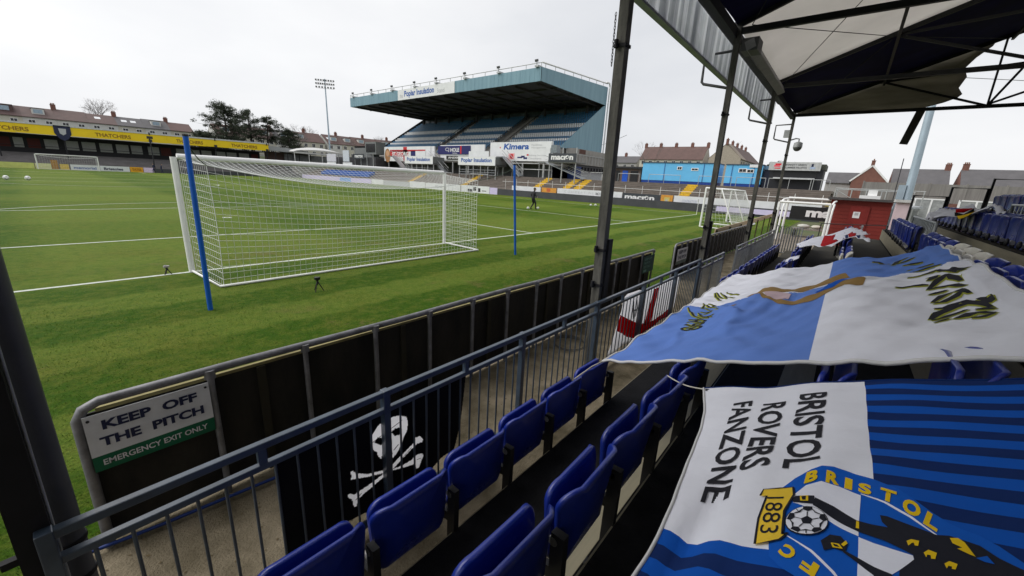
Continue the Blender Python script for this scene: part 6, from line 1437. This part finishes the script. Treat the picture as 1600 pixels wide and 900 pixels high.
def bare_tree(x, y, zb, zt, spread, label, seed=1, depth=6, r0=.3, n0=3):
    R = random.Random(seed); t = thing("bare_tree", label, "tree", (x, y, zb)); tr = MB(); cr_ = MB(); H = zt-zb
    def grow(p, d, L, r, lev):
        q = p+d*L+Vector((R.gauss(0, .05)*L, R.gauss(0, .05)*L, 0)); (tr if lev < 2 else cr_).tube([p, q], [r, r*.68], bark if lev < 2 else twig, 5 if lev < 3 else 3, False)
        if lev >= depth: return
        for _ in range(R.choice((2, 3, 3)) if lev else n0):
            a = d.orthogonal().normalized(); a.rotate(__import__("mathutils").Quaternion(d, R.uniform(0, 2*pi))); nd = (d+a*R.uniform(.35, .85)*spread+Vector((0, 0, .12))).normalized(); grow(q, nd, L*R.uniform(.62, .82), max(.009, r*.58), lev+1)
    grow(Vector((x, y, zb)), Vector((0, 0, 1)), H*.30, r0, 0); part("trunk", tr, t); part("crown", cr_, t)
bare_tree(12.5, 158, 6.2, 18.4, 1.1, "bare rounded winter tree above the left terrace roofs", 4, 7, .3, 4)
bare_tree(64, 150, 6.0, 18.6, 1.0, "bare tree rising right of the evergreens", 7, 6, .3, 4)
bare_tree(55.5, 134, 5.0, 15.5, 1.0, "leafless tree between the evergreens and the cream terrace", 9, 6, .25, 4)
bare_tree(80, 158, 6.0, 17.4, 1.1, "faint bare tree behind the cream terrace, left of the mast", 14, 6, .25, 4); bare_tree(100, 160, 6.0, 18.2, 1.1, "faint bare tree behind the cream terrace, right of the mast", 15, 6, .25, 4)
bare_tree(120, 39, 2.9, 16.0, .7, "spindly bare tree in front of the red-roofed terrace", 22, 5, .14, 3)
bare_tree(150, 24, 2.9, 18.5, .6, "bare tree between the red-roofed terrace and the beige gable", 31, 5, .12, 3)
for k, (xx, yy, h) in enumerate(((160, 11.7, 13.2), (160, 9.9, 13.5), (160, 7.9, 13.5), (160, 6.1, 12.9), (160, 4.9, 12.9))):
    pine(xx, yy, 2, h, 1.6, "small distant conifer top above the kiosk sign, %s from the left" % ORD[k], .6, 40+k, 0, .3)
# cables from the aerial mast behind the cabins, power line on the right
tag(MB().tube([(100, 62-k*2.4, 13.2-2.2*sin(pi*k/10)+.22*k) for k in range(11)], .05, dark_steel, 4).build("overhead_cable"), "drooping black cable between the main stand and the red-roofed terrace", "cable")
tag(MB().tube([(30+k*1.5, -9-k*3.0, 10.4-.10*k-.4*sin(pi*k/10)) for k in range(11)], .02, M("wire_grey", (.25, .25, .26), .6), 4).build("overhead_cable"), "thin grey overhead wire crossing the sky on the right", "cable")

# ================================================================ people
def person(label, loc, rotz, J, h=1.8, cloth=black_paint, skin=None, hair=None, trousers=None):
    """one continuous skinned body from a joint table {name: (x, y, z, radius, parent)} in units of body height"""
    t = thing("person", label, "person", loc); names = list(J); idx = {n: i for i, n in enumerate(names)}
    me = bpy.data.meshes.new("body"); me.from_pydata([(J[n][0]*h, J[n][1]*h, J[n][2]*h) for n in names], [(idx[n], idx[J[n][4]]) for n in names if J[n][4]], [])
    o = bpy.data.objects.new("body", me); COL.objects.link(o); o.parent = t; sk = o.modifiers.new("skin", 'SKIN'); sk.use_smooth_shade = True
    for i, n in enumerate(names):
        d = me.skin_vertices[0].data[i]; d.radius = (J[n][3]*h, J[n][3]*h); d.use_root = n == "pelvis"
    ss = o.modifiers.new("subdivision", 'SUBSURF'); ss.levels = 1; ss.render_levels = 2; me.materials.append(cloth)
    hd = Vector(J["head"][:3])*h; nk = Vector(J["neck"][:3])*h
    mb = MB(); mb.ball(hd, .062*h, skin, 16, 12, (.9, .82, 1.18)); mb.ball(hd+Vector((.062*h, 0, -.005*h)), .012*h, skin, 8, 6); [mb.ball(hd+Vector((.0, s*.052*h, 0)), .014*h, skin, 8, 6, (.6, .4, 1.2)) for s in (-1, 1)]
    for s in (-1, 1): mb.ball(hd+Vector((.052*h, s*.022*h, .012*h)), .006*h, black_ink, 6, 5)
    mb.box(hd.x+.050*h, hd.x+.055*h, -.016*h+hd.y, .016*h+hd.y, hd.z-.034*h, hd.z-.028*h, M("lips", (.2, .07, .06), .6)); oh = mb.build("head"); oh.parent = t
    mb = MB(); mb.ball(hd+Vector((-.012*h, 0, .022*h)), .064*h, hair, 14, 10, (.92, .86, 1.02)); oh = mb.build("hair"); oh.parent = t
    for k in ("hand_a", "hand_b"):
        c = Vector(J[k][:3])*h; mb = MB(); mb.ball(c, .02*h, skin, 8, 6, (1, .6, 1.3))
        for q in range(4): mb.tube([c+Vector((.004*h*(q-1.5)*2, 0, -.015*h)), c+Vector((.004*h*(q-1.5)*2+.008*h, 0, -(.044+.004*(q in (1, 2)))*h))], [.006*h, .004*h], skin, 5)
        mb.tube([c+Vector((.012*h, 0, 0)), c+Vector((.03*h, 0, -.015*h))], [.006*h, .004*h], skin, 5); oh = mb.build("hand"); oh.parent = t
    for k in ("toe_a", "toe_b"):
        a = Vector(J[k][:3])*h; mb = MB(); mb.ball(a+Vector((-.03*h, 0, .005*h)), .035*h, black_ink, 10, 8, (1.8, .75, .55)); oh = mb.build("shoe"); oh.parent = t
    return t
skin = M("skin", (.45, .28, .21), .55, var=.1); hair = M("hair_dark", (.03, .022, .018), .7); kit = M("tracksuit_black", (.013, .013, .016), .75, var=.4, scale=6)
walk = dict(pelvis=(0, 0, .52, .075, None), waist=(.01, 0, .62, .070, "pelvis"), chest=(.03, 0, .74, .082, "waist"), neck=(.045, 0, .84, .035, "chest"), head=(.07, 0, .93, .045, "neck"),
            sh_a=(.02, .10, .80, .042, "chest"), el_a=(-.05, .13, .66, .030, "sh_a"), hand_a=(.03, .12, .54, .020, "el_a"), sh_b=(.04, -.10, .80, .042, "chest"), el_b=(.05, -.13, .66, .030, "sh_b"), hand_b=(.16, -.10, .60, .020, "el_b"),
            hip_a=(0, .05, .49, .064, "pelvis"), kn_a=(.06, .055, .28, .042, "hip_a"), an_a=(-.08, .055, .05, .026, "kn_a"), toe_a=(-.02, .055, .022, .02, "an_a"),
            hip_b=(.01, -.05, .49, .064, "pelvis"), kn_b=(.12, -.055, .29, .042, "hip_b"), an_b=(.13, -.055, .04, .026, "kn_b"), toe_b=(.2, -.055, .022, .02, "an_b"))
p = person("person in a black tracksuit dribbling with two balls on the right of the pitch", (21.95, 9.66, 0), 0, walk, 1.80, kit, skin, hair); p.rotation_euler = (0, 0, rad(-28))
p = person("person in dark blue kit in front of the far pink board, left one of two", (11.5, 96.5, 0), 0, walk, 1.85, M("kit_navy", C(22, 28, 60), .7), skin, hair); p.rotation_euler = (0, 0, rad(-160))
p = person("person in dark blue kit leaning beside another at the far end, right one of two", (12.6, 96.8, 0), 0, walk, 1.8, M("kit_navy2", C(34, 38, 66), .7), skin, hair); p.rotation_euler = (0, 0, rad(-30))
